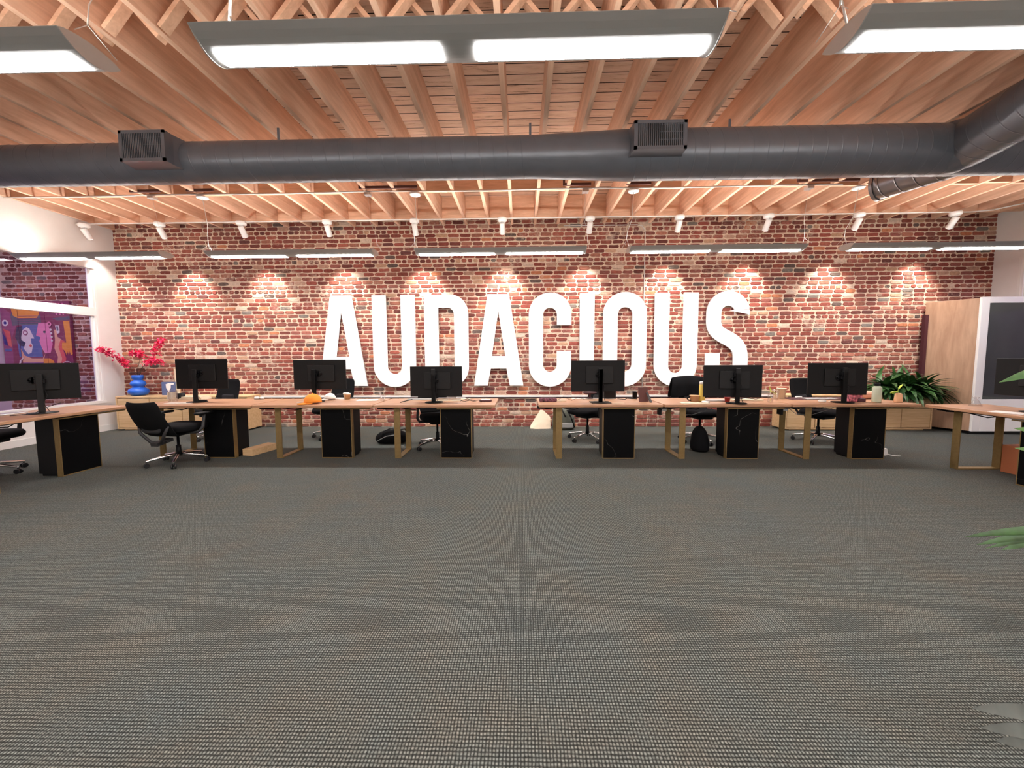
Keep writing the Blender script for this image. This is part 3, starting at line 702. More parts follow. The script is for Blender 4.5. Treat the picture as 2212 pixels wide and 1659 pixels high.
spots=[(XLG,DF,0,'walnut desk with brass legs behind the tilted black chair'),(XLG+DW,DF,0,'walnut desk with brass legs holding the orange cap'),(XLG+2*DW,DF,0,'walnut desk with brass legs ending left of the centre aisle'),
 (XRG,DF,0,'walnut desk with brass legs starting right of the centre aisle'),(XRG+DW,DF,0,'walnut desk with brass legs holding the yellow bottle'),(XRG+2*DW,DF,0,'walnut desk with brass legs holding the sage green bottle'),
 (-5.215,DF-DW+.04,PI/2,'walnut desk standing end-on at the left edge'),(5.08,DF-.01,-PI/2,'walnut desk standing end-on at the right edge with a glass carafe')]
d0=make_desk()
for i,(x,y,a,l) in enumerate(spots):
    r=d0 if i==0 else copy_tree(d0); r.location=(x,y,0); r.rotation_euler=(0,0,a); tag(r,l,'desk','walnut desks with black marble pedestals')
# ------------------------------------------------------------------ monitors
MWd,MHt=.72,.42
def make_monitor():
    r=empty('monitor')      # origin: stand foot on the desk; the back of the screen faces -y
    p=MB().box(-MWd/2,.062,0,MWd/2,.078,MHt).build('panel',M['blackm'],r,bevel=.004)
    MB().box(-MWd/2+.006,.0781,.006,MWd/2-.006,.079,MHt-.006).build('screen',M['screen'],p)
    b=MB(); b.box(-.165,.040,.11,.205,.063,.345); b.build('rear_housing',M['housing'],p,bevel=.006)
    MB().slab(.08,.08,0,.016,r=.04,M=Matrix.Translation((0,.041,.225))@Matrix.Rotation(PI/2,4,'X')).build('mount_disc',M['black'],p)
    return r,p
m0,p0=make_monitor()
def stand(r,h,round_=False):
    MB().box(-.026,-.022,.008,.026,.012,h).build('stand_column',M['greyplastic'] if False else M['housing'],r,bevel=.005)
    b=MB()
    if round_: b.lathe([(.12,0),(.125,.004),(.12,.009),(.03,.012)],(0,.02,0),28)
    else: b.box(-.13,-.08,0,.13,.12,.008)
    b.build('stand_base',M['housing'],r,bevel=0 if round_ else .003)
    b=MB(); b.box(-.04,-.005,h-.10,.04,.045,h-.06); b.tube([(.01,.03,h-.1),(.05,-.01,h-.25),(.02,-.03,.12),(.06,-.02,.02),(.12,.03,.008)],.003,6); b.build('cable',M['black'],r)
mons=[((379,494,780,836),(424,869),.05,'black monitor behind the tilted chair, second from the left',1),((636,748,778,841),(680,868),.10,'black monitor beside the orange cap',1),
 ((886,998,792,857),(937,870),-.02,'black monitor sitting low in front of the letter D',1),((1234,1349,779,846),(1297,870),-.0,'black monitor in front of the letters I and O',0),
 ((1521,1641,790,857),(1592,872),-.12,'black monitor in front of the letter S beside the yellow bottle',1),((1746,1869,784,853),(1822,870),-.1,'black monitor left of the sage green bottle',1)]
for i,(bx,bs,rz,l,rd) in enumerate(mons):
    p=at(bs[0],bs[1],z=T); c=at((bx[0]+bx[1])/2,(bx[2]+bx[3])/2,y=p.y+.07)
    r=m0 if i==0 else copy_tree(m0); r.location=(p.x,p.y,T+.001); r.rotation_euler=(0,0,rz); tag(r,l,'monitor','black monitors seen from behind')
    q=[k for k in bpy.data.objects if k.parent==r and k.name.startswith('panel')][0]
    q.location=(c.x-p.x,0,c.z-T-MHt/2); r['h']=0; del r['h']
    stand(r,min(c.z-T+.10,.46),rd)
for px,py,rz,dx,dz,l in ((92,893,.67,-.06,.155,'black monitor at the left edge of the photo'),(0,0,-1.35,.0,.16,'black monitor half hidden by leaves at the right edge')):
    p=at(px,py,z=T) if px else Vector((5.50,4.22,T))
    r=copy_tree(m0)
    for ch in [k for k in bpy.data.objects if k.parent==r and not k.name.startswith('panel')]: bpy.data.objects.remove(ch)
    r.location=(p.x,p.y,T+.001); r.rotation_euler=(0,0,rz); tag(r,l,'monitor','black monitors seen from behind')
    q=[k for k in bpy.data.objects if k.parent==r and k.name.startswith('panel')][0]; q.location=(dx,0,dz); stand(r,.45,1)
# ------------------------------------------------------------------ office chairs
def make_chair():
    r=empty('office_chair')    # faces local +y
    MB().slab(.50,.48,.425,.515,(0,.04),r=.14,e=.035,puff=.012).build('seat',M['fabric'],r)
    MB().box(-.13,-.14,.375,.13,.16,.425).build('seat_mechanism',M['black'],r,bevel=.02)
    # backrest: curved slab, slightly wider at the waist
    nx,nz=14,14; b=MB(); vs_=[]
    for s_,off in ((0,0),(1,-.022)):
        for j in range(nz+1):
            t_=j/nz; z=.50+t_*.485; w=.235-.02*t_-.03*max(0,.25-t_)/.25
            if t_>.88: w-=.03*((t_-.88)/.12)**2
            for i in range(nx+1):
                u=-1+2*i/nx; y=-.225-.15*t_-.03*math.sin(t_*PI)+.05*u*u+.02*(1-t_)*0
                edge=.35 if (abs(u)>.99 or j in(0,nz)) else 1
                vs_.append((u*w,y+off*edge+(0 if s_==0 else -.0),z+ .03*t_*(1-u*u)*0))
    n1=(nx+1)*(nz+1); fs=[]
    for s_ in (0,1):
        for j in range(nz):
            for i in range(nx):
                a=s_*n1+j*(nx+1)+i; q=(a,a+1,a+nx+2,a+nx+1); fs.append(q if s_==0 else q[::-1])
    for i in range(nx):
        fs.append((i,n1+i,n1+i+1,i+1)); a=nz*(nx+1)+i; fs.append((a,a+1,n1+a+1,n1+a))
    for j in range(nz):
        a=j*(nx+1); fs.append((a,a+nx+1,n1+a+nx+1,n1+a)); a+=nx; fs.append((a,n1+a,n1+a+nx+1,a+nx+1))
    b.add(vs_,fs,True); back=b.build('backrest',M['mesh'],r)
    b=MB()
    for s_ in (-1,1): b.tube([(s_*.03,-.17,.40),(s_*.07,-.27,.43),(s_*.17,-.285,.56),(s_*.215,-.25,.66)],[.016,.018,.018,.012],8)
    b.box(-.05,-.30,.39,.05,-.10,.43); b.build('back_frame',M['greyplastic'],r)
    MB().slab(.26,.15,0,.018,r=.04,M=Matrix.Translation((0,-.275,.64))@Matrix.Rotation(PI/2-.1,4,'X')).build('lumbar_pad',M['greyplastic'],r)
    for s_ in (-1,1):
        b=MB(); b.tube([(s_*.12,.0,.40),(s_*.27,.03,.41),(s_*.305,.07,.47),(s_*.30,.10,.63)],[.016,.018,.02,.017],8); a=b.build('armrest',M['greyplastic'],r)
        MB().slab(.085,.25,.635,.665,(s_*.30,.10),r=.035,e=.012).build('arm_pad',M['black'],a)
    MB().tube([(0,0,.10),(0,0,.24),(0,0,.241),(0,0,.38)],[.028,.028,.016,.016],14).build('gas_lift',M['black'],r)
    for k in range(5):
        a=2*PI*k/5+.35; d=Vector((math.cos(a),math.sin(a),0))
        b=MB(); b.tube([d*.02+Vector((0,0,.115)),d*.10+Vector((0,0,.118)),d*.31+Vector((0,0,.082)),d*.325+Vector((0,0,.078))],[.026,.020,.013,.011],8)
        lg=b.build('base_leg',M['chrome'],r)
        c=d*.315; w=Vector((-d.y,d.x,0)); b=MB()
        for q in (-1,1): b.tube([c+w*(q*.010)+Vector((0,0,.029)),c+w*(q*.026)+Vector((0,0,.029))],[.028,.028],14)
        b.tube([c+Vector((0,0,.03)),c+Vector((0,0,.075))],.010,8); b.build('caster',M['rubber'],lg)
    return r
c0=make_chair()
chairs=[(-4.47,4.83,-.10,'black mesh office chair standing tilted at the front of the leftmost row desk'),
 (-5.22,6.35,PI-.15,'black office chair behind the desk of the second monitor from the left'),
 (-3.22,6.42,PI-.2,'black office chair behind the orange cap desk'),
 (-1.27,5.70,PI+.45,'black office chair tucked beside the pedestal left of the centre aisle'),
 (1.07,6.22,PI-.9,'black office chair turned sideways right of the centre aisle'),
 (2.82,6.10,PI+.05,'black office chair with a dark jacket over its back'),
 (4.66,6.10,PI+.35,'black office chair left of the sage green bottle'),
 (-6.32,4.30,-PI/2+.15,'black office chair cut off by the left edge of the photo')]
for i,(x,y,a,l) in enumerate(chairs):
    r=c0 if i==0 else copy_tree(c0); r.location=(x,y,0); r.rotation_euler=(0,0,a); tag(r,l,'chair','black office chairs')
for ch in [k for k in bpy.data.objects if k.parent==c0 and k.name.split('.')[0] in ('backrest','lumbar_pad','back_frame')]:
    ch.rotation_euler=(.16,0,0); ch.scale=(1,1,.97); ch.location=(0,.06,-.04)
# jacket on the chair behind the yellow bottle
b=MB(); nx,nz=14,10; vs_=[]; jr=random.Random(5)
for s_ in (0,1):
    for j in range(nz+1):
        for i in range(nx+1):
            u=-1+2*i/nx; t_=j/nz; th=(t_-.5)*2
            z=.30-.34*abs(th)**1.1 - .03*u*u; y=(-.055 if th<0 else .055)*min(1,abs(th)*2.4)*(1+.25*math.sin(u*7))
            w=.27+.05*abs(th)
            off=.014*s_*(1 if th>=0 else -1)
            vs_.append((u*w+jr.uniform(-.006,.006),y+off*min(1,abs(th)*3)+jr.uniform(-.006,.006),z+(.012*s_ if abs(th)<.3 else 0)))
n1=(nx+1)*(nz+1); fs=[]
for s_ in (0,1):
    for j in range(nz):
        for i in range(nx):
            a=s_*n1+j*(nx+1)+i; q=(a,a+1,a+nx+2,a+nx+1); fs.append(q if s_ else q[::-1])
b.add(vs_,fs,True)
jk=at(1490,850,y=6.30)
tag(b.build('jacket',M['fabric'],loc=(2.76,6.42,.74),rz=.05,subsurf=1),'dark jacket draped over the chair back left of the yellow bottle','jacket')
# ------------------------------------------------------------------ oak cabinets
def cabinet(x0,x1,label,doors):
    y0_,y1_,H=6.97,7.34,.648
    r=empty('oak_cabinet',(x0,y0_,0),0,label,'cabinet','low oak cabinets'); w=x1-x0; d=y1_-y0_
    b=MB(); b.box(0,.0,H-.028,w,d,H); b.box(0,0,.03,.025,d,H-.028); b.box(w-.025,0,.03,w,d,H-.028); b.box(.025,0.0,.03,w-.025,d,.055); b.box(.025,.04,.055,w-.025,d,H-.028)
    b.box(.1,.04,0,w-.1,d-.03,.03); b.build('body',M['oak'],r,bevel=.003)
    n=doors; dw=(w-.05)/n
    for i in range(n):
        a=.025+dw*i
        o=MB().box(a+.006,.006,.062,a+dw-.006,.028,.40).build('door',M['oak'],r,bevel=.002)
        MB().box(a+.006,.006,.412,a+dw-.006,.028,H-.042).build('drawer',M['oak'],r,bevel=.002)
        MB().box(a+.02,.0285,.404,a+dw-.02,.034,.41).build('shadow_gap',M['brown'],o)
cabinet(at(252,900,y=6.97).x,at(536,900,y=6.97).x,'low light oak cabinet on the left under the blue vase',4)
cabinet(4.74,at(2014,900,y=6.97).x,'low light oak cabinet on the right under the big leafy plant',5)
CT=.648
# ------------------------------------------------------------------ vase with blossoms
vp=Vector((at(300,850,y=7.15).x,7.15,CT+.001))
b=MB(); prof=[(.07,0),(.11,.012),(.145,.045),(.155,.08),(.14,.12),(.09,.155),(.072,.165),(.10,.19),(.118,.225),(.105,.262),(.07,.29),(.058,.30),(.078,.32),(.088,.35),(.085,.375),(.078,.39),(.064,.39),(.05,.36)]
tag(b.lathe([(r_*1.02,z_*1.0) for r_,z_ in prof],(0,0,0),32).build('vase',M['blue'],loc=vp),'blue vase of three stacked bulbs on the left oak cabinet','vase')
def blossom_branch(pts,label,dens,seed,spread):
    rnd=random.Random(seed); r=empty('blossom_branch',vp+Vector((0,0,.37)),0,label,'flower branch','pink blossom branches in the blue vase')
    P=[Vector(p)-r.location for p in pts]; P[0]=Vector((P[0].x,P[0].y,-.05))
    b=MB(); b.tube(P,[.005-.0035*i/len(P) for i in range(len(P))],6); b.build('twig',M['stem'],r)
    f=MB()
    L=len(P)
    for i in range(dens):
        t_=rnd.uniform(*spread)*(L-1); k=min(int(t_),L-2); c=P[k].lerp(P[k+1],t_-k)
        c=c+Vector((rnd.gauss(0,.028),rnd.gauss(0,.03),rnd.gauss(0,.026)))
        for q in range(5):
            a=rnd.random()*6.28; e=rnd.uniform(-1,1); d=Vector((math.cos(a)*math.cos(e),math.sin(a)*math.cos(e),math.sin(e))); s_=rnd.uniform(.022,.036)
            u=d.cross(Vector((0,0,1))); u=u.normalized() if u.length>.01 else Vector((1,0,0)); w=d.cross(u)
            f.add([c,c+d*s_*.6+u*s_*.6,c+d*s_*1.25+w*.006,c+d*s_*.6-u*s_*.6],[(0,1,2),(0,2,3)],False)
    f.build('blossoms',M['blossom'],r)
def vp_at(px,py,y=7.15): return at(px,py,y=y)
blossom_branch([vp+Vector((0,0,.38)),vp_at(290,800),vp_at(274,790),vp_at(262,777),vp_at(240,764,7.0),vp_at(224,756,6.9),vp_at(207,751,6.8)],'pink blossom branch arching left over the window edge',120,1,(.32,.98))
blossom_branch([vp+Vector((0.01,0,.38)),vp_at(303,798),vp_at(318,782),vp_at(332,772),vp_at(336,755),vp_at(345,742),vp_at(350,735)],'pink blossom branch rising to the right of the vase',90,2,(.35,1))
blossom_branch([vp+Vector((-.01,0,.38)),vp_at(298,795),vp_at(302,778,7.1),vp_at(306,768,7.1),vp_at(300,760,7.1),vp_at(284,766,7.1)],'short pink blossom branch in the middle of the vase',70,3,(.55,1))
blossom_branch([vp+Vector((0.02,0,.38)),vp_at(306,796),vp_at(315,784,7.05),vp_at(330,779,7.05),vp_at(350,781,7.05)],'low pink blossom branch leaning toward the blue book',70,4,(.5,1))
# blue book with a white bust figure, photo frame beside it
p=at(364,845,y=7.2)
b=MB(); b.box(-.13,-.012,0,.13,.012,.255); b.mi=1
b.prism([(-.045,.21),(.02,.235),(.115,.235),(.115,.205),(.055,.20),(.05,.14),(.02,.09),(.03,.02),(-.015,.02),(-.01,.09),(-.04,.14)],-.0135,-.012,'y')
tag(b.build('book',[M['bookblue'],M['paper']],loc=(p.x+.01,7.2,CT+.001)),'slate blue book with a white bust propped on the left cabinet','book')
b=MB(); b.box(0,-.01,0,.10,.01,.52); b.mi=1; b.box(.012,-.0112,.015,.10,-.01,.505)
tag(b.build('picture_frame',[M['kraft'],M['cream']],loc=(at(378,800,y=7.24).x-.02,7.24,CT+.001)),'narrow tan picture frame behind the second monitor from the left','frame')
# ------------------------------------------------------------------ leafy plant on the right cabinet
def leaf(b, base, d, L, w, droop, up=Vector((0,0,1)), n=6, fold=.25):
    d=Vector(d).normalized(); side=d.cross(up); side=side.normalized() if side.length>.05 else Vector((1,0,0)); nrm=side.cross(d).normalized()
    vs_=[]; p=Vector(base); dirv=d.copy()
    for i in range(n+1):
        t_=i/n; ww=w*math.sin(PI*min(.06+t_*.94,1))**.75*(1 if t_<.98 else .1)
        if i==0: ww=w*.12
        vs_+= [p-side*ww+nrm*ww*fold, p-nrm*0, p+side*ww+nrm*ww*fold]
        p=p+dirv*(L/n); dirv=(dirv+Vector((0,0,-droop/n))).normalized()
    fs=[]
    for i in range(n):
        a=i*3; fs+=[(a,a+1,a+4,a+3),(a+1,a+2,a+5,a+4)]
    b.add(vs_,fs,True)
pc=Vector((at(1955,842,y=7.12).x,7.12,CT+.001))
r=empty('leafy_plant',pc,0,'big dark green leafy plant on the right oak cabinet','plant')
MB().box(-.42,-.12,0,.42,.12,.06).build('planter',M['soil'],r,bevel=.02)
b=MB(); rl=random.Random(11)
cnt=0
while cnt<360:
    a=rl.uniform(0,2*PI); el=rl.uniform(-.05,1.15); cx=rl.uniform(-.40,.36)
    d=Vector((math.cos(a)*math.cos(el)*1.5+cx*1.0,math.sin(a)*math.cos(el)*.8-.12,math.sin(el)*.85+.05))
    if d.x>.5: d.y=-rl.uniform(.25,1.1)*d.x
    q=MB(); leaf(q,(cx,rl.uniform(-.07,.07),.05),d,rl.uniform(.38,.66)*(1 if abs(d.x)<1 else 1.15),rl.uniform(.028,.05),rl.uniform(.8,1.9))
    # leaves stay clear of the brick face and of the booth side
    if any(pc.x+x>7.28 and pc.y+y>7.3-(pc.x+x-7.39)*2.2-.06 for x,y,z in q.v): continue
    q.v=[(x,min(y,.18),max(z,.012) if abs(x)<.62 and y>-.17 else z) for x,y,z in q.v]
    b.add(q.v,q.f,True); cnt+=1
b.build('foliage',M['leaf'],r)
# foreground plant standing beside the camera on the right
fp=Vector((2.62,1.55,0))
r=empty('potted_plant',fp,0,'green foreground plant whose leaves enter from the right edge','plant')
MB().lathe([(.13,0),(.15,.02),(.19,.34),(.195,.36),(.175,.36),(.17,.33)],(0,0,0),28).build('pot',M['greyplastic'],r)
MB().tube([(0,0,.3),(.02,.01,.6),(.03,.05,.95),(.02,.06,1.42)],[.014,.011,.008,.005],8).build('trunk',M['stem'],r)
def leafto(b,base,tip,w,arch,n=10,fold=.2,lobes=0):
    base,tip=Vector(base),Vector(tip); d=tip-base; side=d.cross(Vector((0,0,1))).normalized(); vs_=[]
    if lobes==0: side=(side*.55+Vector((0,0,.83))).normalized()
    for i in range(n+1):
        t_=i/n; p=base+d*t_+Vector((0,0,arch*4*t_*(1-t_))); ww=w*(math.sin(PI*(.05+.95*t_))**.7 if t_<.99 else .02)
        vs_+=[p-side*ww,p-Vector((0,0,ww*fold)),p+side*ww]
    b.add(vs_,[f for i in range(n) for f in ((i*3,i*3+1,i*3+4,i*3+3),(i*3+1,i*3+2,i*3+5,i*3+4))],True)
b=MB()
tips=[(2158,826,2.0,.045,.03),(2189,925,2.05,.035,.02),(2192,968,2.1,.035,.0)]
for px,py,y,w,ar in tips:
    tp=at(px,py,y=y)-fp; leafto(b,(.02,.06,1.40 if py<900 else .95),tp,w,ar)
for i in range(14):
    a=rl.uniform(-1.2,1.6); leaf(b,(.02,.06,rl.uniform(.5,1.1)),(math.cos(a),math.sin(a),rl.uniform(.1,.8)),rl.uniform(.3,.5),.04,1.3,n=8)
b.build('foliage',M['leaf2'],r)
# feathered frond
b=MB(); q0=Vector((-.02,.05,.62)); q1=at(2082,1160,y=1.62)-fp
for i,(dx,dz,w,tt) in enumerate(((0,0,.010,0),(.01,-.0,.012,.1),(.05,-.035,.012,.25),(.09,-.05,.010,.35),(.16,-.055,.016,.5),(.25,-.02,.016,.6),(.30,-.03,.014,.7))):
    leafto(b,q0+(q1-q0)*(.15),q1+Vector((dx,0,dz)),w*1.5,.03)
b.build('frond',M['leaf'],r)
b=MB()
for px,py,bz in ((2100,1530,.42),(2118,1572,.36),(2150,1600,.33)):
    leafto(b,at(2380,py+45,y=1.25)-fp,at(px,py,y=1.18)-fp,.024,.015)
b.tube([(-.05,-.05,.34),(-.3,-.2,.40),at(2380,1625,y=1.25)-fp],.006,6)
b.build('silver_frond',M['leafgrey'],r)
tag([k for k in bpy.data.objects if k.parent==r and k.name.startswith('silver_frond')][0],label='pale silvery grey leaves')
# ------------------------------------------------------------------ booth on the right
px0=7.66; bz=2.30
r=empty('phone_booth',(px0,6.68,0),0,'tall phone booth with tan wood side and white framed dark glass','booth')
W_,D_=.93,.62
b=MB(); b.prism([(0,.02),(W_,.02),(W_,D_),(-.27,D_)],.05,bz); b.build('wood_shell',M['oakv'],r,bevel=.004)
b=MB(); b.box(-.01,-.02,.05,.125,.02,bz+.01); b.box(.125,-.02,bz-.09,W_,.02,bz+.01); b.box(.125,-.02,.05,W_,.02,.60); b.box(W_-.1,-.02,.60,W_,.02,bz-.09); b.build('door_frame',M['trim'],r,bevel=.006)
MB().box(.125,-.008,.60,W_-.1,.002,bz-.09).build('door_glass',M['podglass'],r)
MB().box(.0,.03,0,W_,D_-.02,.05).build('plinth',M['black'],r)
MB().box(-.32,D_-.06,.05,-.262,D_,bz-.22).build('back_panel',M['maroon'],r)
# ------------------------------------------------------------------ art in the side room, seen through the left window
def flat(name,cols): return [mat(name+str(i),c,.6) for i,c in enumerate(cols)]
AC={'wine':(.22,.03,.10),'mauve':(.30,.08,.20),'blue':(.09,.16,.40),'navy':(.03,.04,.10),'orange':(.80,.33,.05),'pinkc':(.80,.25,.45),'coral':(.70,.12,.12),'skin':(.78,.42,.28),'purple':(.16,.02,.30),'whitec':(.75,.72,.72),'slate':(.10,.12,.17),'indigo':(.02,.03,.25)}
AM={k:mat('art_'+k,v,.6) for k,v in AC.items()}; AK=list(AC)
ax0,ax1,az0,az1=-10.12,-8.74,1.09,2.47
def apt(u,v): return (ax0+(ax1-ax0)*u, az0+(az1-az0)*v)
shapes=[('wine',[(0,0),(1,0),(1,1),(0,1)]),('mauve',[(.0,.0),(.12,0),(.14,.5),(.25,.75),(.0,.95)]),('blue',[(.22,.22),(.56,.22),(.56,.68),(.30,.68),(.2,.5)]),
('slate',[(.16,.66),(.58,.68),(.58,.80),(.2,.90),(.14,.8)]),('orange',[(.18,.80),(.26,.76),(.52,.76),(.56,.82),(.56,.93),(.15,.93)]),
('purple',[(.22,.0),(.56,.0),(.56,.2),(.36,.2),(.24,.12)]),('navy',[(.18,.5),(.22,.64),(.30,.66),(.30,.44),(.36,.42),(.34,.36),(.24,.38)]),
('whitec',[(.27,.50),(.30,.60),(.36,.64),(.40,.62),(.46,.48),(.41,.48),(.41,.42),(.43,.38),(.40,.28),(.35,.26),(.29,.34),(.33,.42),(.27,.46)]),
('pinkc',[(.49,.52),(.54,.70),(.66,.70),(.70,.60),(.72,.40),(.68,.28),(.60,.27),(.56,.34),(.53,.44),(.55,.50)]),
('skin',[(.25,.34),(.30,.24),(.40,.20),(.56,.20),(.60,.27),(.56,.14),(.26,.14)]),('skin',[(.76,.60),(.80,.60),(.80,.50),(.86,.46),(.80,.36),(.86,.22),(.80,.10),(.84,.0),(.74,.0),(.78,.22),(.74,.34),(.76,.46)]),
('coral',[(.84,.46),(.90,.44),(.86,.34),(.90,.20),(.86,.06),(.80,.04),(.84,.2),(.80,.36)]),
('orange',[(.90,.72),(.99,.72),(1.0,.26),(.97,.24),(.96,.30),(.94,.24),(.93,.30),(.91,.24),(.89,.30),(.85,.34),(.86,.42),(.92,.42)]),
('slate',[(.74,.76),(1,.79),(1,.74),(.82,.73)]),('pinkc',[(.62,.88),(.66,.85),(.70,.87),(.74,.85),(.78,.88),(.76,.93),(.62,.93)]),
('pinkc',[(.80,.82),(.83,.87),(.80,.97),(.82,.97),(.85,.87),(.82,.8)]),('pinkc',[(.85,.82),(.88,.87),(.85,.97),(.87,.97),(.90,.87),(.87,.8)]),('pinkc',[(.90,.82),(.93,.87),(.90,.97),(.92,.97),(.95,.87),(.92,.8)]),
('whitec',[(.78,.66),(.84,.66),(.84,.56),(.80,.54)]),('slate',[(.795,.65),(.825,.65),(.825,.59),(.80,.58)]),
('orange',[(.56,.0),(.74,.0),(.72,.16),(.66,.20),(.57,.20)]),('whitec',[(.57,.08),(.60,.10),(.64,.08),(.60,.06)]),('whitec',[(.67,.08),(.70,.10),(.74,.08),(.70,.06)]),
('coral',[(.02,.62),(.12,.58),(.13,.36),(.08,.38),(.06,.5)]),('indigo',[(.0,.58),(.04,.5),(.07,.38),(.02,.40)]),('blue',[(.02,.34),(.12,.34),(.12,.30),(.02,.30)])]
circ=lambda u,v,rr,n=18:[(u+rr*math.cos(2*PI*i/n),v+rr*math.sin(2*PI*i/n)) for i in range(n)]
shapes+=[('whitec',circ(.06,.70,.045)),('indigo',circ(.06,.70,.022)),('mauve',circ(.34,.56,.035)),('whitec',circ(.34,.56,.022)),('navy',circ(.62,.57,.018)),('whitec',circ(.91,.08,.08,24)),('wine',circ(.91,.08,.072,24)),('coral',circ(.91,.08,.05,9)),('whitec',circ(.91,.08,.026)),('coral',circ(.40,.38,.022,4)),
 ('whitec',circ(.715,.60,.016,8)),('whitec',circ(.72,.55,.016,8)),('whitec',circ(.72,.50,.016,8)),('whitec',circ(.72,.45,.016,8)),('pinkc',circ(.70,.68,.035,8)),('wine',circ(.70,.68,.018,8))]
for i in range(4): shapes.append(('mauve',[(.24,.70+.03*i),(.56,.70+.03*i),(.56,.706+.03*i),(.24,.706+.03*i)]))
for i in range(5): shapes.append(('whitec',[(.14+.02*i,.0+.04*i),(.16+.03*i,.02+.05*i),(.165+.03*i,.0+.05*i),(.15+.02*i,-.0+.035*i)]))
def clip(poly,lo,hi):
    def cut(P,k,keep):
        out=[]
        for i in range(len(P)):
            a,b_=P[i-1],P[i]; ia,ib=keep(a[0],k),keep(b_[0],k)
            if ia!=ib: t_=(k-a[0])/(b_[0]-a[0]); out.append((k,a[1]+(b_[1]-a[1])*t_))
            if ib: out.append(b_)
        return out
    P=cut(poly,lo,lambda x,k:x>=k); return cut(P,hi,lambda x,k:x<=k) if P else P
for lo,hi,l in ((0,.245,'left canvas of a bold coloured three-part face artwork'),(.25,.635,'middle canvas of a bold coloured three-part face artwork'),(.64,1,'right canvas of a bold coloured three-part face artwork')):
    r=empty('art_canvas',(0,0,0),0,l,'artwork','three-part artwork in the side room')
    a0,_=apt(lo,0); a1,_=apt(hi,0); MB().box(a0,YW-.06,az0,a1,YW-.013,az1).build('canvas',AM['wine'],r)
    b=MB()
    for k,(cn,P) in enumerate(shapes):
        Q=clip([(min(max(u,0),1),min(max(v,0),1)) for u,v in P],lo,hi)
        if len(Q)<3: continue
        b.mi=AK.index(cn); yy=YW-.0605-.00025*k; n=len(Q)
        ar=sum(Q[i-1][0]*Q[i][1]-Q[i][0]*Q[i-1][1] for i in range(n))
        if ar<0: Q=Q[::-1]
        b.add([(apt(*q)[0],yy,apt(*q)[1]) for q in Q],[tuple(range(n))],False)
    b.build('painted_shapes',[AM[k] for k in AK],r)
# unseen area light without a fixture, added to light each side room
for x in (-9.9,9.0):
    L=bpy.data.lights.new('side_room_light','AREA'); L.shape='RECTANGLE'; L.size=1.4 ; L.size_y=.3; L.energy=22; L.color=(1,.93,.95)
    o=bpy.data.objects.new('side_room_light',L); C.objects.link(o); o.location=(x+.7,5.0,3.6); o.rotation_euler=(.25,0,0)
# ------------------------------------------------------------------ things on the desks
def on(px,py,z=T): p=at(px,py,z=z); y=min(p.y,5.64); return Vector((p.x*(1 if y==p.y else .97+.03*y/p.y),y,z+.001))
# caps
def cap(loc,m_,label,rz,s=1):
    r=empty('cap',loc,rz,label,'cap')
    b=MB(); n,mn=20,7; vs_=[]
    for j in range(mn+1):
        a=PI/2*j/mn
        for k in range(n):
            t_=2*PI*k/n; vs_.append((.088*s*math.cos(a)*math.cos(t_),.098*s*math.cos(a)*math.sin(t_),.02+.10*s*math.sin(a)**.9))
    fs=[(j*n+k,j*n+(k+1)%n,(j+1)*n+(k+1)%n,(j+1)*n+k) for j in range(mn) for k in range(n)]+[tuple(range(n))[::-1]]
    b.add(vs_,fs,True); b.lathe([(.008,0),(.008,.008)],(0,0,.118*s),8); b.build('crown',m_,r)
    b=MB(); vs_=[]; nn=12
    for k in range(nn+1):
        a=-PI*.40+PI*.8*k/nn; c_,s_=math.cos(a),math.sin(a)
        vs_+=[(.080*s*s_,-.09*s*c_+.02*abs(s_),.024),(.080*s*s_,-(.09+.075*math.cos(a)**.6)*s if abs(a)<PI*.399 else -.09*s*c_,.010-.004*abs(s_)),]
    m2=len(vs_); vs_+=[(x,y,z-.004) for x,y,z in vs_]
    fs=[(2*k,2*k+1,2*k+3,2*k+2) for k in range(nn)]+[(m2+2*k,m2+2*k+2,m2+2*k+3,m2+2*k+1) for k in range(nn)]+[(2*k+1,m2+2*k+1,m2+2*k+3,2*k+3) for k in range(nn)]
    b.add(vs_,fs,True); b.build('brim',m_,r)
cap(on(676,872),M['orange'],'orange baseball cap on the desk in front of the monitor',-.9,1.15)
cap(on(713,864),M['paper'],'white baseball cap behind the orange cap',-1.2,.8)
def cup(loc,rb,rt,h,m_,label,name='paper_cup',lid=None,cat='cup'):
    b=MB(); b.lathe([(rb,0),(rt,h),(rt+.003,h),(rt+.003,h-.006),(rt-.003,h-.008),(rb-.002,.006)],(0,0,0),20)
    if lid: b.mi=1; b.lathe([(rt+.004,h-.004),(rt+.004,h+.006),(rt-.006,h+.012)],(0,0,0),20)
    return tag(b.build(name,[m_]+([lid] if lid else []),loc=loc),label,cat)
cup(on(753,862),.03,.042,.075,M['kraft'],'kraft paper cup with white lid, nearer of two',lid=M['paper'])
cup(on(763,858.5),.03,.04,.085,M['kraft'],'kraft paper cup with white lid, farther of two',lid=M['paper'])
cup(on(827,866),.032,.04,.13,M['clear'],'clear glass jar with white fill beside the papers','glass_jar',cat='jar')
def sheet(px,py,w,d,m_,label,name,rz=0,h=.003,cat='paper',bev=0):
    b=MB(); b.box(-w/2,-d/2,0,w/2,d/2,h); return tag(b.build(name,m_,loc=on(px,py),rz=rz,bevel=bev),label,cat)
sheet(794,864.5,.28,.20,M['paper'],'white papers lying left of the glass jar','paper_sheet',.2)
sheet(735,860,.30,.14,M['paper'],'white laptop behind the white cap','laptop',.0,.015,'laptop')
sheet(650,869,.10,.06,M['paper'],'small white note left of the orange cap','paper_note',.3)
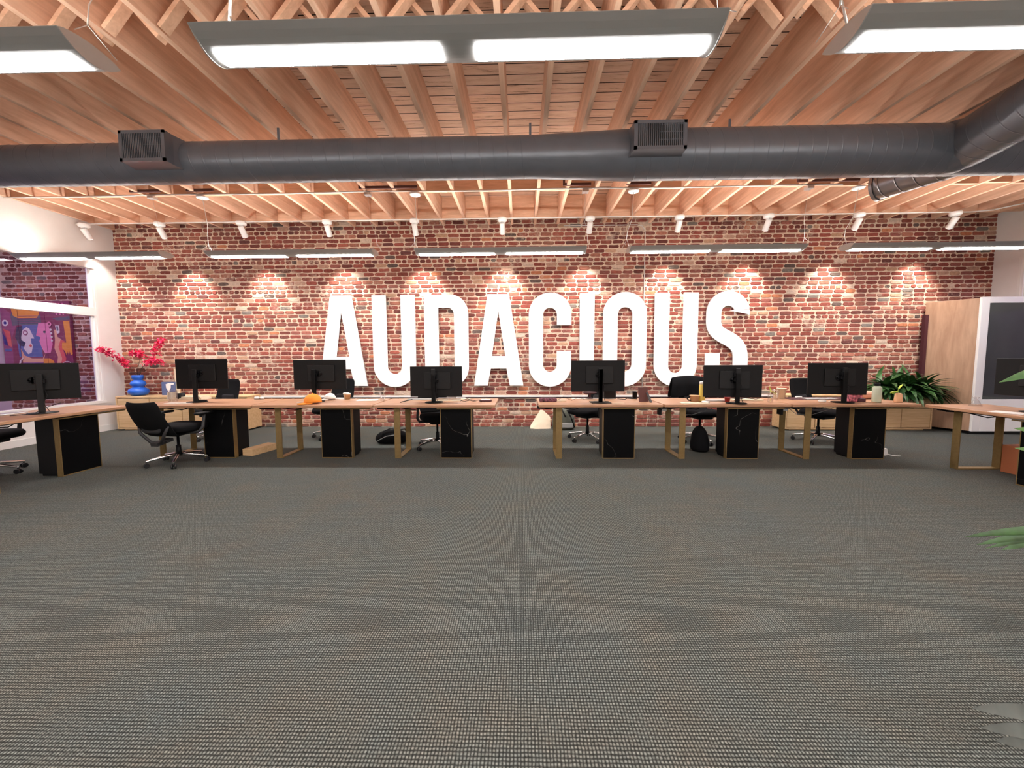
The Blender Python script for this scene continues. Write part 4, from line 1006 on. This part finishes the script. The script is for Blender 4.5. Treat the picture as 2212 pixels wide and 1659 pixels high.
# desk left of the centre aisle
sheet(912,862.5,.42,.18,M['grey'],'grey desk mat left of the low monitor','desk_mat',0,.004,'mat')
sheet(965,866,.40,.10,M['cream'],'cream notebook under the low monitor','notebook',0,.012,'notebook')
sheet(975,862,.40,.12,M['silver'],'silver keyboard right of the low monitor','keyboard',0,.016,'keyboard')
sheet(983,858.5,.12,.05,M['paper'],'small white box behind the silver keyboard','small_box',0,.035,'box')
sheet(1006,864,.13,.08,M['cream'],'cream card pile right of the keyboard','card_pile',.3,.015,'cards')
b=MB(); b.tube([(-.14,.05,.005),(-.05,.09,.03),(.06,.03,.012),(.14,-.03,.03),(.17,-.10,.006)],.004,6); b.tube([(-.1,-.03,.005),(.0,.0,.02),(.10,-.07,.006)],.0035,6)
tag(b.build('cable',M['black'],loc=on(1015,868)),'black cable curling right of the keyboard','cable')
b=MB(); b.slab(.17,.10,0,.02,r=.02,e=.004); b.mi=1; b.slab(.13,.08,.0205,.028,r=.015,e=.003)
tag(b.build('card_case',[M['maroon'],M['paper']],loc=on(1049,867)),'dark case with white top near the desk end left of the aisle','case')
b=MB(); b.tube([(-.05,-.09,.004),(.0,0,.012),(.06,.1,.02)],.006,8); tag(b.build('pen',M['black'],loc=on(877,868)),'black pen lying left of the low monitor','pen')
# desk 1
p=on(374,868); b=MB()
b.lathe([(.048,0),(.052,.01),(.052,.165),(.048,.165),(.047,.012)],(0,0,0),20)
tag(b.build('glass_tumbler',M['clear'],loc=p),'tall clear glass left of the black mug','glass')
b=MB(); b.lathe([(.04,0),(.05,.02),(.056,.10),(.052,.10),(.045,.02)],(0,0,0),20); tag(b.build('mug',M['black'],loc=on(391,864)),'small black mug behind the papers, beside the tall glass','mug')
sheet(388,871,.36,.10,M['paper'],'white papers in front of the tall glass','paper_sheet',.03,.004)
b=MB(); b.box(-.085,-.01,0,.085,.01,.11,Matrix.Rotation(-.2,4,'X')); tag(b.build('note_card',M['cream'],loc=on(408,858.5)),'cream note card behind the second monitor','card')
b=MB(); b.box(-.22,-.10,0,.22,.10,.03); b.box(-.19,-.09,.03,.2,.09,.05); tag(b.build('book_pile',M['cream'],loc=on(443,859),rz=.05),'pale books stacked behind the second monitor from the left','books')
b=MB(); pts=[(.05*math.cos(a)*1.3,.05*math.sin(a),.008+.006*k/10) for k,a in enumerate([i*.7 for i in range(24)])]; b.tube(pts,.006,6)
tag(b.build('cable_coil',M['black'],loc=on(436,868)),'coiled black cable at the foot of the second monitor','cable')
# desk 2 back: white adapter pair
b=MB(); b.lathe([(.035,0),(.04,.02),(.03,.04)],(-.03,0,0),16); b.lathe([(.03,0),(.032,.02),(.02,.035)],(.04,.01,0),16)
tag(b.build('headphones',M['silver'],loc=on(581,859)),'small silver headphones at the back edge of the desk','headphones')
# aisle-right desk
b=MB(); b.slab(.24,.07,0,.055,r=.02,e=.015); pm=mat('patterned_cloth',(.14,.05,.07),.8,noise=.9,nscale=45)
tag(b.build('pencil_pouch',pm,loc=on(1184,868)),'dark patterned pouch on the desk corner right of the aisle','pouch')
sheet(1213,867,.12,.06,M['cream'],'cream adapter beside the patterned pouch','adapter',.1,.02,'adapter')
b=MB(); b.tube([(-.2,.02,.004),(-.1,.06,.05),(.0,-.03,.008),(.1,.05,.04),(.2,.12,.01)],.0025,6); tag(b.build('cable',M['black'],loc=on(1234,866)),'thin black cable looping right of the patterned pouch','cable')
sheet(1280,861,.62,.10,M['paper'],'long white sheet behind the monitor of the aisle desk','paper_sheet',0,.006)
b=MB(); b.lathe([(.05,0),(.05,.008),(.015,.02),(.015,.06),(.10,.085),(.10,.095)],(0,0,0),20); tag(b.build('charging_stand',M['maroon'],loc=on(1269,858)),'dark low stand under the left of the aisle monitor','stand')
b=MB(); b.box(-.085,-.05,0,.085,.05,.13); tag(b.build('speaker',M['black'],loc=on(1310,858),bevel=.01),'small black speaker behind the aisle monitor','speaker')
sheet(1335,871,.16,.05,M['cream'],'cream strip of paper at the desk front left of the photo frame','paper_strip',.02,.003)
b=MB(); b.tube([(-.14,.05,.01),(-.05,-.02,.01),(.03,.04,.035),(.12,0,.01)],.004,6); b.tube([(-.02,.06,.02),(.1,-.03,.02)],.008,6); tag(b.build('cable',M['black'],loc=on(1357,864)),'tangled black cable left of the photo frame','cable')
# photo frame with strut, seen from behind
r=empty('photo_frame',on(1391,868),.35,'brown photo frame with easel leg seen from behind','photo frame')
MB().box(-.075,-.008,0,.075,.008,.20,Matrix.Rotation(-.18,4,'X')).build('frame_back',M['carton'] if False else M['brown'],r,bevel=.003)
b=MB(); b.box(-.018,-.004,0,.018,.004,.15,Matrix.Translation((.03,-.11,0))@Matrix.Rotation(.62,4,'X').inverted()); b.build('easel_leg',M['greyplastic'],r)
cup(on(1371,861),.035,.035,.10,M['black'],'black pot behind the photo frame','pen_pot',cat='pot')
# yellow bottle desk
cup(on(1500,867.5),.05,.062,.085,M['kraft'],'brown mug left of the yellow bottle','mug',cat='mug')
b=MB(); b.tube([(-.05,0,.07),(-.09,0,.07),(-.10,0,.045),(-.08,0,.02),(-.045,0,.015)],.009,8); 
hm=b.build('handle',M['black']); mug=[k for k in bpy.data.objects if k.get('label')=='brown mug left of the yellow bottle'][0]; hm.parent=mug
r=empty('water_bottle',on(1516,867),0,'tall yellow bottle with white cap beside the monitor','bottle')
MB().lathe([(.034,0),(.038,.008),(.038,.22),(.034,.235)],(0,0,0),20).build('bottle_body',M['yellow'],r)
MB().lathe([(.036,.235),(.036,.265),(.03,.27)],(0,0,0),20).build('bottle_cap',M['paper'],r)
sheet(1500,872,.34,.10,M['cream'],'cream tray under the brown mug','tray',-.1,.010,'tray')
cup(on(1571,868),.028,.038,.065,M['red'],'small red cup in front of the monitor',cat='cup',name='cup')
sheet(1545,866,.30,.14,M['silver'],'silver laptop left of the red cup','laptop',-.05,.014,'laptop')
b=MB(); b.slab(.05,.10,0,.03,r=.02,e=.01); tag(b.build('computer_mouse',M['paper'],loc=on(1524,871),rz=.7),'white mouse in front of the yellow bottle','mouse')
sheet(1610,865,.40,.16,M['cream'],'cream cloth pile right of the monitor stand','cloth_pile',.0,.02,'cloth')
b=MB(); b.tube([(-.2,.05,.03),(-.1,-.03,.03),(.0,.03,.035),(.1,-.05,.03),(.2,.03,.03)],.005,6); tag(b.build('cable',M['black'],loc=on(1612,866)),'black cable lying over the cream cloth','cable')
r=empty('plant_glass',on(1664,869),0,'glass of water with a small green sprig','plant')
MB().lathe([(.032,0),(.034,.12),(.031,.12),(.029,.01)],(0,0,0),18).build('glass',M['clear'],r)
b=MB(); b.tube([(0,0,.01),(.005,0,.14),(-.02,0,.21)],.002,5)
for d in ((-1,0,.6),(1,.1,.3),(.8,-.2,-.1),(-.2,0,1),(.9,0,.0)): leaf(b,(0,0,.13),d,.085,.014,.8)
b.build('sprig',M['lime'],r)
cup(on(1687,861),.045,.06,.15,M['cream'],'cream ceramic cup left of the rightmost row desk',cat='cup',name='cup')
cup(on(1676,863),.028,.036,.14,M['clear'],'clear tumbler touching the cream ceramic cup',cat='glass',name='glass_tumbler')
# rightmost row desk
b=MB(); b.slab(.10,.05,0,.03,r=.02,e=.01); tag(b.build('computer_mouse',M['paper'],loc=on(1713,858.5),rz=.3),'white mouse at the far left of the rightmost row desk','mouse')
sheet(1771,862,.42,.13,M['paper'],'white keyboard left of the rightmost monitor stand','keyboard',0,.012,'keyboard')
sheet(1765,861,.9,.30,M['maroon'],'dark desk mat under the white keyboard','desk_mat',0,.003,'mat').location.z-=.0005
b=MB(); b.slab(.09,.06,0,.03,r=.028,e=.01); tag(b.build('computer_mouse',M['paper'],loc=on(1776,868.5)),'white mouse in front of the white keyboard','mouse')
sheet(1811,868,.22,.03,M['paper'],'white cable strip at the foot of the rightmost monitor','cable_strip',-.25,.006,'cable')
pp=mat('floral_print',(.5,.14,.18),.6,noise=1.0,nscale=26)
b=MB(); b.slab(.19,.06,0,.14,r=.03,e=.02); tag(b.build('floral_clutch',pp,loc=on(1845,868)),'pink floral pouch right of the monitor stand','pouch')
b=MB(); b.slab(.10,.05,0,.05,r=.02,e=.012); tag(b.build('glasses_case',M['maroon'],loc=on(1860,868.5)),'dark red case right of the floral pouch','case')
b=MB(); b.slab(.34,.16,0,.11,r=.06,e=.04); tag(b.build('folded_scarf',M['salmon'],loc=on(1862,861),rz=.2),'salmon cloth heap behind the floral pouch','cloth')
sheet(1878,869,.2,.05,M['kraft'],'brown strip left of the sage bottle foot','paper_strip',-.2,.004)
r=empty('water_bottle',on(1893,869),0,'sage green bottle with black loop cap on the desk','bottle')
MB().lathe([(.046,0),(.05,.01),(.05,.18),(.044,.205),(.028,.215)],(0,0,0),24).build('bottle_body',M['sage'],r)
b=MB(); b.lathe([(.028,.215),(.030,.25),(.026,.256)],(0,0,0),18); b.tube([(-.02,0,.25),(-.045,0,.245),(-.045,0,.225),(-.025,0,.222)],.006,6); b.build('bottle_cap',M['black'],r)
r=empty('bud_vase',on(1940,869),0,'small blush vase with lime leaves on the desk end','plant')
MB().lathe([(.042,0),(.046,.01),(.036,.11),(.022,.12)],(0,0,0),20).build('vase_body',M['terra'],r)
b=MB(); b.tube([(0,0,.11),(-.015,0,.15),(.005,0,.19)],.0022,5)
for d,z in (((-1,0,.15),.13),((-1,0,-.1),.14),((-.8,-.2,.0),.13),((.5,0,.8),.17)): leaf(b,(-.005,0,z),d,.11 if d[0]<0 else .085,.018,.3)
b.build('leaves',M['lime'],r)
# right desk
b=MB(); b.lathe([(.055,0),(.058,.006),(.03,.055),(.018,.075),(.016,.085),(.034,.11),(.031,.11),(.014,.088),(.05,.008)],(0,0,0),24)
tag(b.build('glass_carafe',M['clear'],loc=on(2107,877)),'clear hourglass carafe on the right desk','carafe')
b=MB(); b.tube([(-.1,-.05,.004),(0,.1,.03),(.1,.05,.06),(.12,-.05,.01)],.004,6); tag(b.build('cable',M['greyplastic'],loc=Vector((5.33,4.08,T+.001))),'grey cable loop on the right desk at the photo edge','cable')
b=MB(); b.box(-.1,-.12,0,.1,.12,.004); tag(b.build('paper_sheet',M['paper'],loc=Vector((5.22,4.22,T+.001)),rz=.4),'white paper on the right desk at the photo edge','paper')
# left desk
b=MB(); b.tube([(0,-.25,.004),(.08,-.1,.004),(.02,.05,.05),(.10,.15,.10)],.0035,6); tag(b.build('cable',M['black'],loc=Vector((-5.62,4.30,T+.001))),'black cable on the left desk under the monitor','cable')
b=MB(); b.box(-.1,-.2,0,.1,.2,.012); tag(b.build('laptop',M['silver'],loc=Vector((-5.83,4.1,T+.001)),rz=.05,bevel=.003),'silver laptop on the left desk at the photo edge','laptop')
# ------------------------------------------------------------------ things on the floor
def lump(name,m_,loc,prof,sx,sy,label,cat,rz=0,seed=1,amp=.012):
    rn=random.Random(seed); b=MB(); b.lathe(prof,(0,0,0),22,sx=sx,sy=sy)
    b.v=[(x+rn.uniform(-amp,amp),y+rn.uniform(-amp,amp),max(z+rn.uniform(-amp,amp)*.6,0)) for x,y,z in b.v]
    r=empty(name,loc,rz,label,cat); b.build('bag_body',m_,r,subsurf=1); return r
d=at(842,960,z=0)
r=lump('duffel_bag',M['fabric'],(d.x+.0,d.y+.12,0),[(.18,0),(.235,.03),(.25,.10),(.20,.17),(.08,.215)],1.1,.62,'black duffel bag on the carpet behind the row of desks','bag',.1,4)
MB().tube([(-.16,-.13,.10),(-.12,-.10,.20),(0,-.08,.25),(.12,-.10,.22),(.22,-.10,.24),(.26,-.02,.10)],.009,6).build('strap',M['greyplastic'],r)
MB().tube([(-.20,-.145,.06),(-.05,-.165,.14),(.12,-.15,.16)],.007,6).build('zip',M['grey'],r)
d=at(1212,922,z=0)
r=lump('backpack',M['olive'],(d.x+.02,7.13,0),[(.17,0),(.19,.04),(.185,.22),(.15,.34),(.07,.41)],1.15,.72,'olive grey backpack leaning on the brick wall','bag',0,5,.006)
b=MB(); b.box(-.15,-.145,.05,.16,-.125,.14); b.build('front_pocket',M['grey'],r,bevel=.01)
b=MB(); b.tube([(.05,-.12,.38),(.12,-.15,.25),(.19,-.12,.06)],.014,6); b.tube([(-.04,-.12,.39),(.02,-.15,.25)],.012,6); b.tube([(-.04,0,.40),(0,0,.44),(.04,0,.40)],.008,6); b.build('strap',M['black'],r)
d=at(1168,924,z=0)
b=MB(); vs_=[]; nx,nz=8,8; rn=random.Random(2)
for s_ in (-1,1):
    for j in range(nz+1):
        for i in range(nx+1):
            u=i/nx; v_=j/nz; x=-.20+.38*u+.0; top=.05+.36*u if u<.6 else .266-.05*(u-.6)
            z=v_*max(.02,(.04+.60*u if u<.55 else .37-.35*(u-.55)))
            y=s_*(.05*(1-v_*.8))*(math.sin(PI*min(max(u,.05),.95))**.5)+v_*.06+rn.uniform(-.007,.007)
            vs_.append((x,y,z))
n1=(nx+1)*(nz+1); fs=[]
for q in (0,1):
    for j in range(nz):
        for i in range(nx): a=q*n1+j*(nx+1)+i; f=(a,a+1,a+nx+2,a+nx+1); fs.append(f if q==0 else f[::-1])
b.add(vs_,fs,True); tag(b.build('tote_bag',M['canvas'],loc=(d.x,7.20,0)),'crumpled natural canvas tote bag against the brick wall','bag')
d=at(1556,985,z=0)
lump('shoulder_bag',M['fabric'],(d.x-.16,d.y+.27,0),[(.13,0),(.16,.04),(.15,.2),(.11,.30),(.04,.37)],.8,.9,'black shoulder bag beside the pedestal under the yellow bottle desk','bag',.2,8)
d=at(515,984,z=0)
b=MB(); b.box(0,0,0,.17,.42,.095); tag(b.build('wooden_box',M['oak'],loc=(d.x+.06,d.y,0),rz=-.22,bevel=.006),'low light wood box on the carpet beside a pedestal','box')
b=MB(); b.box(0,0,0,.30,.25,.32); tag(b.build('cardboard_box',M['carton'],loc=(5.62,4.30,0),rz=.12,bevel=.004),'rust brown box on the carpet under the right desk','box')
d=at(1912,984,z=0)
b=MB(); b.box(-.02,0,0,.04,.03,.09,Matrix.Rotation(-.2,4,'Y')); b.tube([(.02,.0,.02),(.08,-.03,.006),(.16,-.05,.006)],.006,6); tag(b.build('power_adapter',M['paper'],loc=(d.x,d.y,0)),'white power adapter on the carpet beside the last pedestal','adapter')
for i,(x,y) in enumerate(((XRG+DW+.10,DF+.30),(XRG+2*DW+.10,DF+.30))):
    b=MB(); b.box(-.035,-.03,0,.035,.03,.05); b.mi=1; b.box(-.07,-.04,-.05,-.036,.04,.03)
    tag(b.build('desk_socket',[M['paper'],M['black']],loc=(x,y,T-.125)),'white socket block hanging under the desk, %s of two'%('left' if i==0 else 'right'),'socket','sockets under the desks')
    tag(MB().tube([(0,0,0),(.1,0,-.08),(.35,.05,-.10),(.6,.05,-.02),(.7,.05,.05)],.004,6).build('cable',M['grey'],loc=(x+.06,y,T-.09)),'grey cable sagging under the desk, %s of two'%('left' if i==0 else 'right'),'cable','cables under the desks')
for o in list(bpy.data.objects):
    if o.users_collection==() : bpy.data.objects.remove(o)
